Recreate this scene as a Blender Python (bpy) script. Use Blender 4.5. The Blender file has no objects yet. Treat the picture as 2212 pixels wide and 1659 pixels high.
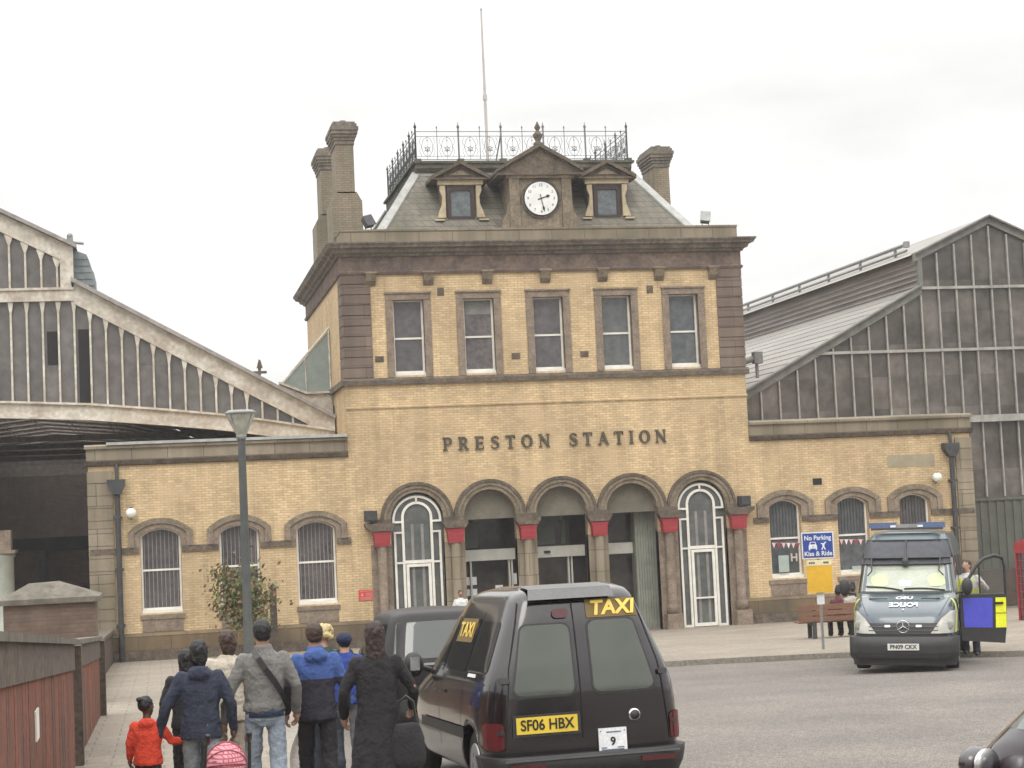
import bpy, bmesh, math, random
from mathutils import Vector, Matrix
random.seed(7)
rad = math.radians
scene = bpy.context.scene
# ------------------------------------------------------------------ camera
SL = 0.041            # the forecourt falls gently towards the station
YF = 55.757           # y of the station front
CAM = Vector((0, 0, 2.0 + SL * YF))
FPX = 3804.6          # focal length in units of a 2212 px wide frame
yaw, pitch, roll = 0.201873, 0.0699994, -0.0454887
_f = Vector((math.sin(yaw) * math.cos(pitch), math.cos(yaw) * math.cos(pitch), math.sin(pitch)))
_r0 = Vector((math.cos(yaw), -math.sin(yaw), 0))
_u0 = _r0.cross(_f)
_r = math.cos(roll) * _r0 + math.sin(roll) * _u0
_u = -math.sin(roll) * _r0 + math.cos(roll) * _u0
cd = bpy.data.cameras.new('camera')
cam = bpy.data.objects.new('camera', cd)
scene.collection.objects.link(cam)
cam.matrix_world = Matrix(((_r.x, _u.x, -_f.x, CAM.x), (_r.y, _u.y, -_f.y, CAM.y), (_r.z, _u.z, -_f.z, CAM.z), (0, 0, 0, 1)))
cd.sensor_width = 36.0
cd.lens = 36.0 * FPX / 2212.0
cd.clip_start = 0.1
cd.clip_end = 3000
scene.camera = cam
# ------------------------------------------------------------------ world: bright overcast sky
w = bpy.data.worlds.new('World'); scene.world = w; w.use_nodes = True
nt = w.node_tree; nt.nodes.clear()
def wn(t, **k):
    n = nt.nodes.new(t)
    for a, b in k.items(): setattr(n, a, b)
    return n
out = wn('ShaderNodeOutputWorld'); bg = wn('ShaderNodeBackground')
sky = wn('ShaderNodeTexSky', sky_type='NISHITA', sun_disc=False)
sky.sun_elevation = rad(48); sky.sun_rotation = rad(200)
tc = wn('ShaderNodeTexCoord'); sep = wn('ShaderNodeSeparateXYZ')
nt.links.new(tc.outputs['Generated'], sep.inputs[0])
# overcast deck: three times brighter overhead than at the horizon
mr = wn('ShaderNodeMapRange'); mr.inputs['From Min'].default_value = 0.22; mr.inputs['From Max'].default_value = 1.0
mr.inputs['To Min'].default_value = 1.08; mr.inputs['To Max'].default_value = 3.7
nt.links.new(sep.outputs['Z'], mr.inputs['Value'])
mp = wn('ShaderNodeMapping'); mp.inputs['Scale'].default_value = (1.6, 1.6, 5.0)
nt.links.new(tc.outputs['Generated'], mp.inputs[0])
nz = wn('ShaderNodeTexNoise'); nz.inputs['Scale'].default_value = 2.6; nz.inputs['Detail'].default_value = 5; nz.inputs['Roughness'].default_value = 0.5
nt.links.new(mp.outputs[0], nz.inputs['Vector'])
cr = wn('ShaderNodeMapRange'); cr.inputs['From Min'].default_value = .36; cr.inputs['From Max'].default_value = .62
cr.inputs['To Min'].default_value = 0.88; cr.inputs['To Max'].default_value = 1.06
nt.links.new(nz.outputs['Fac'], cr.inputs['Value'])
mu = wn('ShaderNodeMath', operation='MULTIPLY'); nt.links.new(mr.outputs[0], mu.inputs[0]); nt.links.new(cr.outputs[0], mu.inputs[1])
SKYK = 9.2
m2 = wn('ShaderNodeMath', operation='MULTIPLY'); nt.links.new(mu.outputs[0], m2.inputs[0]); m2.inputs[1].default_value = SKYK
cc = wn('ShaderNodeCombineXYZ')
for i, k in enumerate((1.0, .995, .975)):
    mm = wn('ShaderNodeMath', operation='MULTIPLY'); mm.inputs[1].default_value = k
    nt.links.new(m2.outputs[0], mm.inputs[0]); nt.links.new(mm.outputs[0], cc.inputs[i])
mx = wn('ShaderNodeMix', data_type='RGBA'); mx.inputs[0].default_value = 0.96
nt.links.new(sky.outputs[0], mx.inputs[6]); nt.links.new(cc.outputs[0], mx.inputs[7])
nt.links.new(mx.outputs[2], bg.inputs['Color']); bg.inputs['Strength'].default_value = 0.11
nt.links.new(bg.outputs[0], out.inputs['Surface'])
sd = bpy.data.lights.new('sun', 'SUN'); sd.energy = 0.9; sd.angle = rad(25); sd.color = (1.0, .96, .9)
so = bpy.data.objects.new('sun', sd); scene.collection.objects.link(so)
so.rotation_euler = (rad(42), 0, rad(-20))
scene.view_settings.view_transform = 'Standard'; scene.view_settings.look = 'None'
scene.view_settings.exposure = 0.0; scene.view_settings.gamma = 1.0
scene.render.engine = 'CYCLES'
scene.cycles.max_bounces = 6; scene.cycles.transparent_max_bounces = 10
# ------------------------------------------------------------------ helpers
COL = scene.collection
def ground(y):
    return SL * (YF - y) if y < YF else 0.0
def ray(px, py):
    return _f + _r * ((px - 1106) / FPX) - _u * ((py - 829.5) / FPX)
def spot(px, depth, lift=0.0):
    """point on the forecourt at a given distance along a bearing"""
    d = ray(px, 1250); p = CAM + d * depth
    return Vector((p.x, p.y, ground(p.y) + lift))
def tag(o, label=None, cat=None, group=None, kind=None):
    if label: o['label'] = label
    if cat: o['category'] = cat
    if group: o['group'] = group
    if kind: o['kind'] = kind
    return o
def empty(name, loc=(0, 0, 0), rot=(0, 0, 0), label=None, cat=None, group=None):
    o = bpy.data.objects.new(name, None); COL.objects.link(o)
    o.location = loc; o.rotation_euler = rot; o.empty_display_size = .2
    return tag(o, label, cat, group)
class MB:
    """collects shapes and links them as ONE mesh object"""
    def __init__(s): s.v = []; s.f = []; s.m = []; s.sm = []
    def add(s, vs, fs, m=0, smooth=False):
        b = len(s.v); s.v += [tuple(v) for v in vs]
        for f in fs: s.f.append(tuple(b + i for i in f)); s.m.append(m); s.sm.append(smooth)
        return s
    def box(s, x0, x1, y0, y1, z0, z1, m=0):
        v = [(x, y, z) for z in (z0, z1) for y in (y0, y1) for x in (x0, x1)]
        return s.add(v, [(0, 2, 3, 1), (4, 5, 7, 6), (0, 1, 5, 4), (2, 6, 7, 3), (0, 4, 6, 2), (1, 3, 7, 5)], m)
    def prism(s, pts, axis, a0, a1, m=0):
        """polygon in the two other axes, extruded along axis"""
        n = len(pts); v = []
        for a in (a0, a1):
            for p, q in pts:
                v.append({'x': (a, p, q), 'y': (p, a, q), 'z': (p, q, a)}[axis])
        fs = [tuple(range(n)), tuple(range(2 * n - 1, n - 1, -1))]
        fs += [(i, i + n, (i + 1) % n + n, (i + 1) % n) for i in range(n)]
        return s.add(v, fs, m)
    def tube(s, path, r, seg=8, m=0, closed=False, smooth=True, caps=True):
        path = [Vector(p) for p in path]; n = len(path)
        rs = r if isinstance(r, (list, tuple)) else [r] * n
        vs = []; prev = None
        for i, p in enumerate(path):
            if closed: d = path[(i + 1) % n] - path[i - 1]
            else: d = path[min(i + 1, n - 1)] - path[max(i - 1, 0)]
            d.normalize()
            if prev is None:
                a = d.orthogonal().normalized()
            else:
                a = prev - d * prev.dot(d)
                if a.length < 1e-5: a = d.orthogonal()
                a.normalize()
            prev = a; b = d.cross(a)
            for k in range(seg):
                t = 2 * math.pi * k / seg
                vs.append(p + (a * math.cos(t) + b * math.sin(t)) * rs[i])
        fs = []
        for i in range(n if closed else n - 1):
            j = (i + 1) % n
            for k in range(seg):
                l = (k + 1) % seg
                fs.append((i * seg + k, i * seg + l, j * seg + l, j * seg + k))
        s.add(vs, fs, m, smooth)
        if caps and not closed:
            s.add(vs[:seg], [tuple(range(seg - 1, -1, -1))], m); s.add(vs[-seg:], [tuple(range(seg))], m)
        return s
    def lathe(s, prof, c=(0, 0, 0), seg=16, m=0, smooth=True, sx=1, sy=1):
        vs = []; n = len(prof)
        for r, z in prof:
            for k in range(seg):
                t = 2 * math.pi * k / seg
                vs.append((c[0] + r * sx * math.cos(t), c[1] + r * sy * math.sin(t), c[2] + z))
        fs = [(i * seg + k, i * seg + (k + 1) % seg, (i + 1) * seg + (k + 1) % seg, (i + 1) * seg + k) for i in range(n - 1) for k in range(seg)]
        fs += [tuple(range(seg - 1, -1, -1)), tuple((n - 1) * seg + k for k in range(seg))]
        return s.add(vs, fs, m, smooth)
    def ball(s, c, r, seg=12, rings=8, m=0):
        if not isinstance(r, (tuple, list)): r = (r, r, r)
        vs = []; 
        for i in range(rings + 1):
            a = math.pi * i / rings - math.pi / 2
            for k in range(seg):
                t = 2 * math.pi * k / seg
                vs.append((c[0] + r[0] * math.cos(a) * math.cos(t), c[1] + r[1] * math.cos(a) * math.sin(t), c[2] + r[2] * math.sin(a)))
        fs = [(i * seg + k, i * seg + (k + 1) % seg, (i + 1) * seg + (k + 1) % seg, (i + 1) * seg + k) for i in range(rings) for k in range(seg)]
        return s.add(vs, fs, m, True)
    def loft(s, rings, seg=16, m=0):
        """rings of (centre, rx, ry) lying flat, joined bottom to top"""
        vs = []
        for c, rx, ry in rings:
            for k in range(seg):
                t = 2 * math.pi * k / seg
                vs.append((c[0] + rx * math.cos(t), c[1] + ry * math.sin(t), c[2]))
        n = len(rings)
        fs = [(i * seg + k, i * seg + (k + 1) % seg, (i + 1) * seg + (k + 1) % seg, (i + 1) * seg + k) for i in range(n - 1) for k in range(seg)]
        fs += [tuple(range(seg - 1, -1, -1)), tuple((n - 1) * seg + k for k in range(seg))]
        return s.add(vs, fs, m, True)
    def cap(s, p0, r0, p1, r1, seg=10, m=0):
        """tapered capsule"""
        p0 = Vector(p0); p1 = Vector(p1); d = (p1 - p0); L = d.length
        if L < 1e-6: return s.ball(p0, r0, seg, 6, m)
        d /= L; path = []; rs = []
        for a in (-90, -60, -30): path.append(p0 + d * r0 * math.sin(rad(a))); rs.append(max(r0 * math.cos(rad(a)), r0 * .05))
        path.append(p0); rs.append(r0); path.append(p1); rs.append(r1)
        for a in (30, 60, 90): path.append(p1 + d * r1 * math.sin(rad(a))); rs.append(max(r1 * math.cos(rad(a)), r1 * .05))
        return s.tube(path, rs, seg, m)
    def mesh(s, name):
        me = bpy.data.meshes.new(name); me.from_pydata(s.v, [], s.f); me.update()
        return me
    def build(s, name, mats, parent=None, loc=None, rot=None, fix=True):
        me = s.mesh(name)
        if not isinstance(mats, (list, tuple)): mats = [mats]
        for m in mats: me.materials.append(m)
        me.polygons.foreach_set('material_index', s.m); me.polygons.foreach_set('use_smooth', s.sm)
        if fix:
            bm = bmesh.new(); bm.from_mesh(me); bmesh.ops.recalc_face_normals(bm, faces=bm.faces); bm.to_mesh(me); bm.free()
        o = bpy.data.objects.new(name, me); COL.objects.link(o)
        if parent is not None: o.parent = parent
        if loc is not None: o.location = loc
        if rot is not None: o.rotation_euler = rot
        return o
def bake(o):
    """apply an object's modifiers to its mesh"""
    dg = bpy.context.evaluated_depsgraph_get()
    me = bpy.data.meshes.new_from_object(o.evaluated_get(dg), depsgraph=dg)
    o.modifiers.clear(); o.data = me
    return o
def bevel(o, w=.01, seg=2, ang=35):
    m = o.modifiers.new('b', 'BEVEL'); m.width = w; m.segments = seg; m.limit_method = 'ANGLE'; m.angle_limit = rad(ang)
    return o
def copy_tree(o, parent=None, loc=None):
    c = o.copy(); COL.objects.link(c); c.parent = parent
    if loc is not None: c.location = loc
    for ch in [x for x in bpy.data.objects if x.parent == o]: copy_tree(ch, c)
    return c
def text_mesh(txt, size=1.0, depth=.01, align='CENTER', bold=0.0, shear=0.0):
    cu = bpy.data.curves.new('t', 'FONT'); cu.body = txt; cu.size = size; cu.extrude = depth / 2
    cu.align_x = align; cu.align_y = 'CENTER'; cu.offset = bold; cu.shear = shear
    o = bpy.data.objects.new('t', cu); COL.objects.link(o)
    dg = bpy.context.evaluated_depsgraph_get(); dg.update()
    me = bpy.data.meshes.new_from_object(o.evaluated_get(dg), depsgraph=dg)
    bpy.data.objects.remove(o)
    return me
def text(name, txt, mat_, parent, loc, size, depth=.006, rot=(rad(90), 0, 0), width=None, bold=0.0, shear=0.0, align='CENTER', flipx=False):
    """raised lettering; local x is to the reader's right"""
    me = text_mesh(txt, size, depth, align, bold, shear)
    xs = [v.co.x for v in me.vertices]; wd = max(xs) - min(xs); k = (width / wd) if width else 1.0
    if flipx: k = -k
    for v in me.vertices: v.co.x *= k
    if flipx:
        bm = bmesh.new(); bm.from_mesh(me); bmesh.ops.reverse_faces(bm, faces=bm.faces); bm.to_mesh(me); bm.free()
    me.materials.append(mat_)
    o = bpy.data.objects.new(name, me); COL.objects.link(o); o.parent = parent; o.location = loc; o.rotation_euler = rot
    return o
# ------------------------------------------------------------------ materials
def N(nt, t, **k):
    n = nt.nodes.new(t)
    for a, b in k.items(): setattr(n, a, b)
    return n
def mat(name, c, rough=.7, c2=None, ns=3.0, amt=.5, bump=0.0, bs=30.0, metal=0.0, alpha=1.0, spec=.5, coat=0.0, fine=0.12, fs=40.0, stretch=(1, 1, 1), emit=None):
    m = bpy.data.materials.new(name); m.use_nodes = True; t = m.node_tree; b = t.nodes['Principled BSDF']
    b.inputs['Roughness'].default_value = rough; b.inputs['Metallic'].default_value = metal
    b.inputs['Specular IOR Level'].default_value = spec; b.inputs['Coat Weight'].default_value = coat; b.inputs['Coat Roughness'].default_value = .06
    b.inputs['Alpha'].default_value = alpha
    tcn = N(t, 'ShaderNodeTexCoord'); mpn = N(t, 'ShaderNodeMapping'); mpn.inputs['Scale'].default_value = stretch
    t.links.new(tcn.outputs['Object'], mpn.inputs[0])
    n1 = N(t, 'ShaderNodeTexNoise'); n1.inputs['Scale'].default_value = ns; n1.inputs['Detail'].default_value = 6; n1.inputs['Roughness'].default_value = .6
    n2 = N(t, 'ShaderNodeTexNoise'); n2.inputs['Scale'].default_value = fs; n2.inputs['Detail'].default_value = 3
    for n in (n1, n2): t.links.new(mpn.outputs[0], n.inputs['Vector'])
    r = N(t, 'ShaderNodeMapRange'); r.inputs['From Min'].default_value = .35; r.inputs['From Max'].default_value = .65
    t.links.new(n1.outputs['Fac'], r.inputs['Value'])
    mxn = N(t, 'ShaderNodeMix', data_type='RGBA'); c2 = c2 or tuple(x * (1 - .3 * amt) for x in c)
    mxn.inputs[6].default_value = (*c, 1); mxn.inputs[7].default_value = (*c2, 1); t.links.new(r.outputs[0], mxn.inputs[0])
    r2 = N(t, 'ShaderNodeMapRange'); r2.inputs['From Min'].default_value = .3; r2.inputs['From Max'].default_value = .7
    r2.inputs['To Min'].default_value = 1 - fine; r2.inputs['To Max'].default_value = 1 + fine; t.links.new(n2.outputs['Fac'], r2.inputs['Value'])
    ml = N(t, 'ShaderNodeVectorMath', operation='SCALE'); t.links.new(mxn.outputs[2], ml.inputs[0]); t.links.new(r2.outputs[0], ml.inputs['Scale'])
    t.links.new(ml.outputs[0], b.inputs['Base Color'])
    if bump:
        n3 = N(t, 'ShaderNodeTexNoise'); n3.inputs['Scale'].default_value = bs; n3.inputs['Detail'].default_value = 4
        t.links.new(mpn.outputs[0], n3.inputs['Vector'])
        bp = N(t, 'ShaderNodeBump'); bp.inputs['Strength'].default_value = bump; bp.inputs['Distance'].default_value = .02
        t.links.new(n3.outputs['Fac'], bp.inputs['Height']); t.links.new(bp.outputs[0], b.inputs['Normal'])
    if emit: b.inputs['Emission Color'].default_value = (*emit, 1); b.inputs['Emission Strength'].default_value = 1
    return m
def brick_mat(name, a, b_, mortar, bw=.23, bh=.078, ms=.012, dirt=(.12, .09, .06), dirt_amt=.35, tint=None, ashlar=False):
    m = bpy.data.materials.new(name); m.use_nodes = True; t = m.node_tree; b = t.nodes['Principled BSDF']; b.inputs['Roughness'].default_value = .88
    g = N(t, 'ShaderNodeNewGeometry'); sp = N(t, 'ShaderNodeSeparateXYZ'); t.links.new(g.outputs['Position'], sp.inputs[0])
    ad = N(t, 'ShaderNodeMath', operation='ADD'); t.links.new(sp.outputs['X'], ad.inputs[0]); t.links.new(sp.outputs['Y'], ad.inputs[1])
    cb = N(t, 'ShaderNodeCombineXYZ'); t.links.new(ad.outputs[0], cb.inputs[0]); t.links.new(sp.outputs['Z'], cb.inputs[1])
    br = N(t, 'ShaderNodeTexBrick'); br.inputs['Scale'].default_value = 1.0; br.inputs['Brick Width'].default_value = bw; br.inputs['Row Height'].default_value = bh
    br.inputs['Mortar Size'].default_value = ms; br.inputs['Mortar Smooth'].default_value = .3; br.inputs['Bias'].default_value = 0.0
    br.inputs['Color1'].default_value = (*a, 1); br.inputs['Color2'].default_value = (*b_, 1); br.inputs['Mortar'].default_value = (*mortar, 1)
    t.links.new(cb.outputs[0], br.inputs['Vector'])
    n1 = N(t, 'ShaderNodeTexNoise'); n1.inputs['Scale'].default_value = .55; n1.inputs['Detail'].default_value = 7; n1.inputs['Roughness'].default_value = .65
    t.links.new(g.outputs['Position'], n1.inputs['Vector'])
    r = N(t, 'ShaderNodeMapRange'); r.inputs['From Min'].default_value = .42; r.inputs['From Max'].default_value = .7; r.inputs['To Max'].default_value = dirt_amt
    t.links.new(n1.outputs['Fac'], r.inputs['Value'])
    mxn = N(t, 'ShaderNodeMix', data_type='RGBA'); t.links.new(br.outputs['Color'], mxn.inputs[6]); mxn.inputs[7].default_value = (*dirt, 1); t.links.new(r.outputs[0], mxn.inputs[0])
    # patches of individually redder / paler bricks
    n2 = N(t, 'ShaderNodeTexNoise'); n2.inputs['Scale'].default_value = 2.2; n2.inputs['Detail'].default_value = 8; n2.inputs['Roughness'].default_value = .75
    t.links.new(g.outputs['Position'], n2.inputs['Vector'])
    r2 = N(t, 'ShaderNodeMapRange'); r2.inputs['From Min'].default_value = .3; r2.inputs['From Max'].default_value = .7; r2.inputs['To Min'].default_value = .78; r2.inputs['To Max'].default_value = 1.22
    t.links.new(n2.outputs['Fac'], r2.inputs['Value'])
    ml = N(t, 'ShaderNodeVectorMath', operation='SCALE'); t.links.new(mxn.outputs[2], ml.inputs[0]); t.links.new(r2.outputs[0], ml.inputs['Scale'])
    # rain streaks run down the wall
    mps = N(t, 'ShaderNodeMapping'); mps.inputs['Scale'].default_value = (3.2, 3.2, .22); t.links.new(g.outputs['Position'], mps.inputs[0])
    ns_ = N(t, 'ShaderNodeTexNoise'); ns_.inputs['Scale'].default_value = 1.0; ns_.inputs['Detail'].default_value = 6; ns_.inputs['Roughness'].default_value = .6; t.links.new(mps.outputs[0], ns_.inputs['Vector'])
    rs_ = N(t, 'ShaderNodeMapRange'); rs_.inputs['From Min'].default_value = .35; rs_.inputs['From Max'].default_value = .65; rs_.inputs['To Min'].default_value = 1.09; rs_.inputs['To Max'].default_value = .85; t.links.new(ns_.outputs['Fac'], rs_.inputs['Value'])
    sc_ = N(t, 'ShaderNodeVectorMath', operation='SCALE'); t.links.new(ml.outputs[0], sc_.inputs[0]); t.links.new(rs_.outputs[0], sc_.inputs['Scale'])
    last = sc_.outputs[0]
    if tint:
        n3 = N(t, 'ShaderNodeTexNoise'); n3.inputs['Scale'].default_value = .9; n3.inputs['Detail'].default_value = 4
        mp3 = N(t, 'ShaderNodeMapping'); mp3.inputs['Location'].default_value = (7, 3, 1); t.links.new(g.outputs['Position'], mp3.inputs[0]); t.links.new(mp3.outputs[0], n3.inputs['Vector'])
        r3 = N(t, 'ShaderNodeMapRange'); r3.inputs['From Min'].default_value = .48; r3.inputs['From Max'].default_value = .68; r3.inputs['To Max'].default_value = .55
        t.links.new(n3.outputs['Fac'], r3.inputs['Value'])
        m3 = N(t, 'ShaderNodeMix', data_type='RGBA'); t.links.new(last, m3.inputs[6]); m3.inputs[7].default_value = (*tint, 1); t.links.new(r3.outputs[0], m3.inputs[0]); last = m3.outputs[2]
    t.links.new(last, b.inputs['Base Color'])
    bp = N(t, 'ShaderNodeBump'); bp.inputs['Strength'].default_value = .5; bp.inputs['Distance'].default_value = .012; bp.invert = True
    t.links.new(br.outputs['Fac'], bp.inputs['Height']); t.links.new(bp.outputs[0], b.inputs['Normal'])
    return m
M = {}
def pane_mat(name, a, b_, w_, x0, h=1.9, rough=.25, dirt=.25):
    """old glazing whose separate panes differ in tone"""
    m = mat(name, a, rough, b_, .8, fine=.2, fs=3, spec=.5); t = m.node_tree; b = t.nodes['Principled BSDF']; s = b.inputs['Base Color'].links[0].from_socket
    g = N(t, 'ShaderNodeNewGeometry'); sp_ = N(t, 'ShaderNodeSeparateXYZ'); t.links.new(g.outputs['Position'], sp_.inputs[0])
    cb = N(t, 'ShaderNodeCombineXYZ')
    for i, (ax, o_, k) in enumerate((('X', x0, w_), ('Z', .3, h))):
        q = N(t, 'ShaderNodeMath', operation='SUBTRACT'); t.links.new(sp_.outputs[ax], q.inputs[0]); q.inputs[1].default_value = o_
        d = N(t, 'ShaderNodeMath', operation='DIVIDE'); t.links.new(q.outputs[0], d.inputs[0]); d.inputs[1].default_value = k
        f = N(t, 'ShaderNodeMath', operation='FLOOR'); t.links.new(d.outputs[0], f.inputs[0]); t.links.new(f.outputs[0], cb.inputs[i])
    wnz = N(t, 'ShaderNodeTexWhiteNoise', noise_dimensions='2D'); t.links.new(cb.outputs[0], wnz.inputs['Vector'])
    r = N(t, 'ShaderNodeMapRange'); r.inputs['To Min'].default_value = 1 - dirt; r.inputs['To Max'].default_value = 1 + dirt; t.links.new(wnz.outputs['Value'], r.inputs['Value'])
    sc = N(t, 'ShaderNodeVectorMath', operation='SCALE'); t.links.new(s, sc.inputs[0]); t.links.new(r.outputs[0], sc.inputs['Scale']); t.links.new(sc.outputs[0], b.inputs['Base Color'])
    return m
M['brick'] = brick_mat('yellow_brick', (.70, .515, .285), (.52, .38, .205), (.40, .315, .215), dirt=(.26, .185, .11), dirt_amt=.5, tint=(.52, .385, .235))
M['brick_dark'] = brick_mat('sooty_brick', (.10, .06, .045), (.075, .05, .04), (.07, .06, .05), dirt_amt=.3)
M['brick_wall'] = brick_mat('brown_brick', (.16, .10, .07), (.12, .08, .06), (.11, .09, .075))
M['stone'] = brick_mat('sooty_sandstone', (.20, .15, .12), (.155, .115, .092), (.10, .075, .06), bw=1.3, bh=.5, ms=.012, dirt=(.06, .045, .035), dirt_amt=.6)
M['stone_pale'] = brick_mat('weathered_sandstone', (.30, .25, .185), (.24, .20, .14), (.13, .105, .08), bw=1.1, bh=.7, ms=.014, dirt=(.10, .085, .05), dirt_amt=.8)
M['stone_mid'] = mat('carved_sandstone', (.25, .20, .145), .9, (.14, .115, .08), 2.5, bump=.5, fine=.25, fs=14)
M['stone_trim'] = mat('trim_sandstone', (.26, .205, .155), .9, (.165, .125, .095), 3.0, bump=.4, fine=.2, fs=16)
M['stone_dark'] = mat('dark_sandstone', (.15, .115, .085), .92, (.075, .062, .048), 3.0, bump=.5, fine=.3, fs=14)
M['plinth'] = brick_mat('plinth_stone', (.22, .155, .085), (.17, .12, .07), (.08, .06, .045), bw=1.0, bh=.42, ms=.012, dirt=(.055, .05, .04), dirt_amt=.9)
M['cornice'] = mat('cornice_stone', (.20, .175, .14), .92, (.105, .088, .074), 1.6, bump=.5, fine=.25, fs=10, stretch=(1, 1, .5))
M['frieze'] = mat('frieze_stone', (.185, .135, .105), .92, (.10, .075, .065), 1.5, bump=.4, fine=.25, fs=9)
M['slate'] = brick_mat('roof_slate', (.20, .18, .15), (.15, .135, .115), (.075, .07, .06), bw=.3, bh=.22, ms=.012, dirt=(.10, .10, .06), dirt_amt=.6)
M['lead'] = mat('lead_flashing', (.40, .40, .38), .7, (.29, .29, .27), 4)
M['white'] = mat('white_paint', (.78, .76, .70), .5, (.66, .63, .56), 3, fine=.06)
M['cream'] = mat('cream_paint', (.60, .565, .49), .65, (.42, .36, .29), 1.5, fine=.2, fs=7)
M['pane'] = mat('window_pane', (.115, .10, .105), .12, (.08, .072, .076), 1.3, fine=.25, fs=5, spec=.6)
M['pane_grey'] = mat('grey_window_pane', (.12, .125, .12), .12, (.085, .09, .09), 1.5, fine=.2, fs=5, spec=.6)
M['blind'] = mat('window_blind', (.25, .24, .225), .7, (.18, .175, .165), 3, fine=.15)
M['dark'] = mat('dark_interior', (.02, .017, .017), .9)
M['iron'] = mat('cast_iron', (.055, .055, .055), .6, (.03, .032, .035), 6)
M['iron_pale'] = mat('grey_cast_iron', (.19, .19, .185), .6, (.13, .13, .13), 6)
M['red_paint'] = mat('red_paint', (.30, .035, .04), .5, (.30, .02, .03), 5)
M['red_sign'] = mat('red_sign_paint', (.55, .05, .04), .5)
M['lampglass'] = mat('opal_glass', (.75, .76, .68), .3)
M['steel_grey'] = mat('grey_painted_steel', (.075, .08, .075), .55, (.055, .06, .058), 5)
M['galv'] = mat('galvanised_steel', (.28, .29, .28), .45, (.2, .2, .2), 6, metal=.3)
M['door_white'] = mat('powder_coated_frame', (.58, .56, .50), .5)
M['gold_panel'] = mat('yellow_board', (.72, .42, .03), .55, (.62, .36, .03), 4)
M['sign_blue'] = mat('sign_blue', (.03, .065, .30), .4)
M['sign_white'] = mat('sign_white', (.75, .76, .78), .4)
M['sign_cream'] = mat('sign_cream', (.78, .70, .45), .5)
M['black'] = mat('black_enamel', (.012, .012, .012), .4)
# ================================================================== SETTING
def slope_z(y, off=0.0):
    return ground(y) + off
def ramp_sheet(name, poly_rows, off, material, kind='structure'):
    mb = MB()
    for (y0, xa0, xb0), (y1, xa1, xb1) in zip(poly_rows[:-1], poly_rows[1:]):
        mb.add([(xa0, y0, slope_z(y0, off)), (xb0, y0, slope_z(y0, off)), (xb1, y1, slope_z(y1, off)), (xa1, y1, slope_z(y1, off))], [(0, 1, 2, 3)])
    o = mb.build(name, material); tag(o, kind=kind); return o
def asphalt(name, c, c2, specks, bump=.6, sc=60, joints=None):
    m = mat(name, c, .9, c2, .5, bump=bump, bs=sc, fine=specks, fs=sc)
    t = m.node_tree; b = t.nodes['Principled BSDF']
    lk = b.inputs['Base Color'].links[0].from_socket
    g = N(t, 'ShaderNodeNewGeometry'); v = N(t, 'ShaderNodeTexNoise'); v.inputs['Scale'].default_value = 14; v.inputs['Detail'].default_value = 9; v.inputs['Roughness'].default_value = .8
    t.links.new(g.outputs['Position'], v.inputs['Vector'])
    r = N(t, 'ShaderNodeMapRange'); r.inputs['From Min'].default_value = .35; r.inputs['From Max'].default_value = .65; r.inputs['To Min'].default_value = .66; r.inputs['To Max'].default_value = 1.34
    t.links.new(v.outputs['Fac'], r.inputs['Value'])
    s = N(t, 'ShaderNodeVectorMath', operation='SCALE'); t.links.new(lk, s.inputs[0]); t.links.new(r.outputs[0], s.inputs['Scale']); last = s.outputs[0]
    if joints:
        br = N(t, 'ShaderNodeTexBrick'); br.inputs['Scale'].default_value = 1; br.inputs['Brick Width'].default_value = joints[0]; br.inputs['Row Height'].default_value = joints[1]; br.inputs['Mortar Size'].default_value = .012
        br.inputs['Color1'].default_value = (1, 1, 1, 1); br.inputs['Color2'].default_value = (.88, .87, .86, 1); br.inputs['Mortar'].default_value = (.6, .58, .56, 1)
        t.links.new(g.outputs['Position'], br.inputs['Vector'])
        ml = N(t, 'ShaderNodeVectorMath', operation='MULTIPLY'); t.links.new(last, ml.inputs[0]); t.links.new(br.outputs['Color'], ml.inputs[1]); last = ml.outputs[0]
    t.links.new(last, b.inputs['Base Color'])
    return m
M['road'] = asphalt('forecourt_asphalt', (.18, .158, .138), (.13, .117, .106), .75)
M['flags'] = asphalt('paving_flags', (.275, .236, .19), (.215, .187, .152), .22, bump=.2, joints=(.6, .45))
M['kerb'] = asphalt('kerb_stone', (.26, .235, .195), (.20, .18, .15), .15, bump=.2)
ramp_sheet('ground', [(-400, -900, 900), (YF, -900, 900), (1500, -900, 900)], -0.02, M['road'])
ramp_sheet('road', [(-20, -14, 60), (10, -14, 60), (25, -14, 60), (40, -14, 60), (YF - .5, -14, 60)], 0.0, M['road'])
# pavement: a raised sheet whose edge follows the kerb line
kerb = [(.95, -6), (1.05, 8), (1.2, 16), (1.45, 21), (2.1, 26.5), (2.8, 30), (3.9, 33.0), (5.6, 34.8), (7.8, 35.7), (10.5, 35.83), (12.6, 35.35), (14.1, 34.7), (15.0, 33.3), (15.6, 32.1), (16.6, 31.3), (19, 30.9), (26, 30.6), (55, 30.5)]
def smooth_line(pts, n=5):
    out_ = []
    for i in range(len(pts) - 1):
        p0 = Vector(pts[max(i - 1, 0)]); p1 = Vector(pts[i]); p2 = Vector(pts[i + 1]); p3 = Vector(pts[min(i + 2, len(pts) - 1)])
        for k in range(n):
            t = k / n
            out_.append(.5 * ((2 * p1) + (p2 - p0) * t + (2 * p0 - 5 * p1 + 4 * p2 - p3) * t * t + (3 * p1 - p0 - 3 * p2 + p3) * t ** 3))
    out_.append(Vector(pts[-1])); return out_
K = smooth_line(kerb)
def offset_line(L, d):
    o_ = []
    for i, p in enumerate(L):
        t = (L[min(i + 1, len(L) - 1)] - L[max(i - 1, 0)]).normalized()
        o_.append(p + Vector((-t.y, t.x)) * d)
    return o_
KI = offset_line(K, .16)
HP = .11
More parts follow.
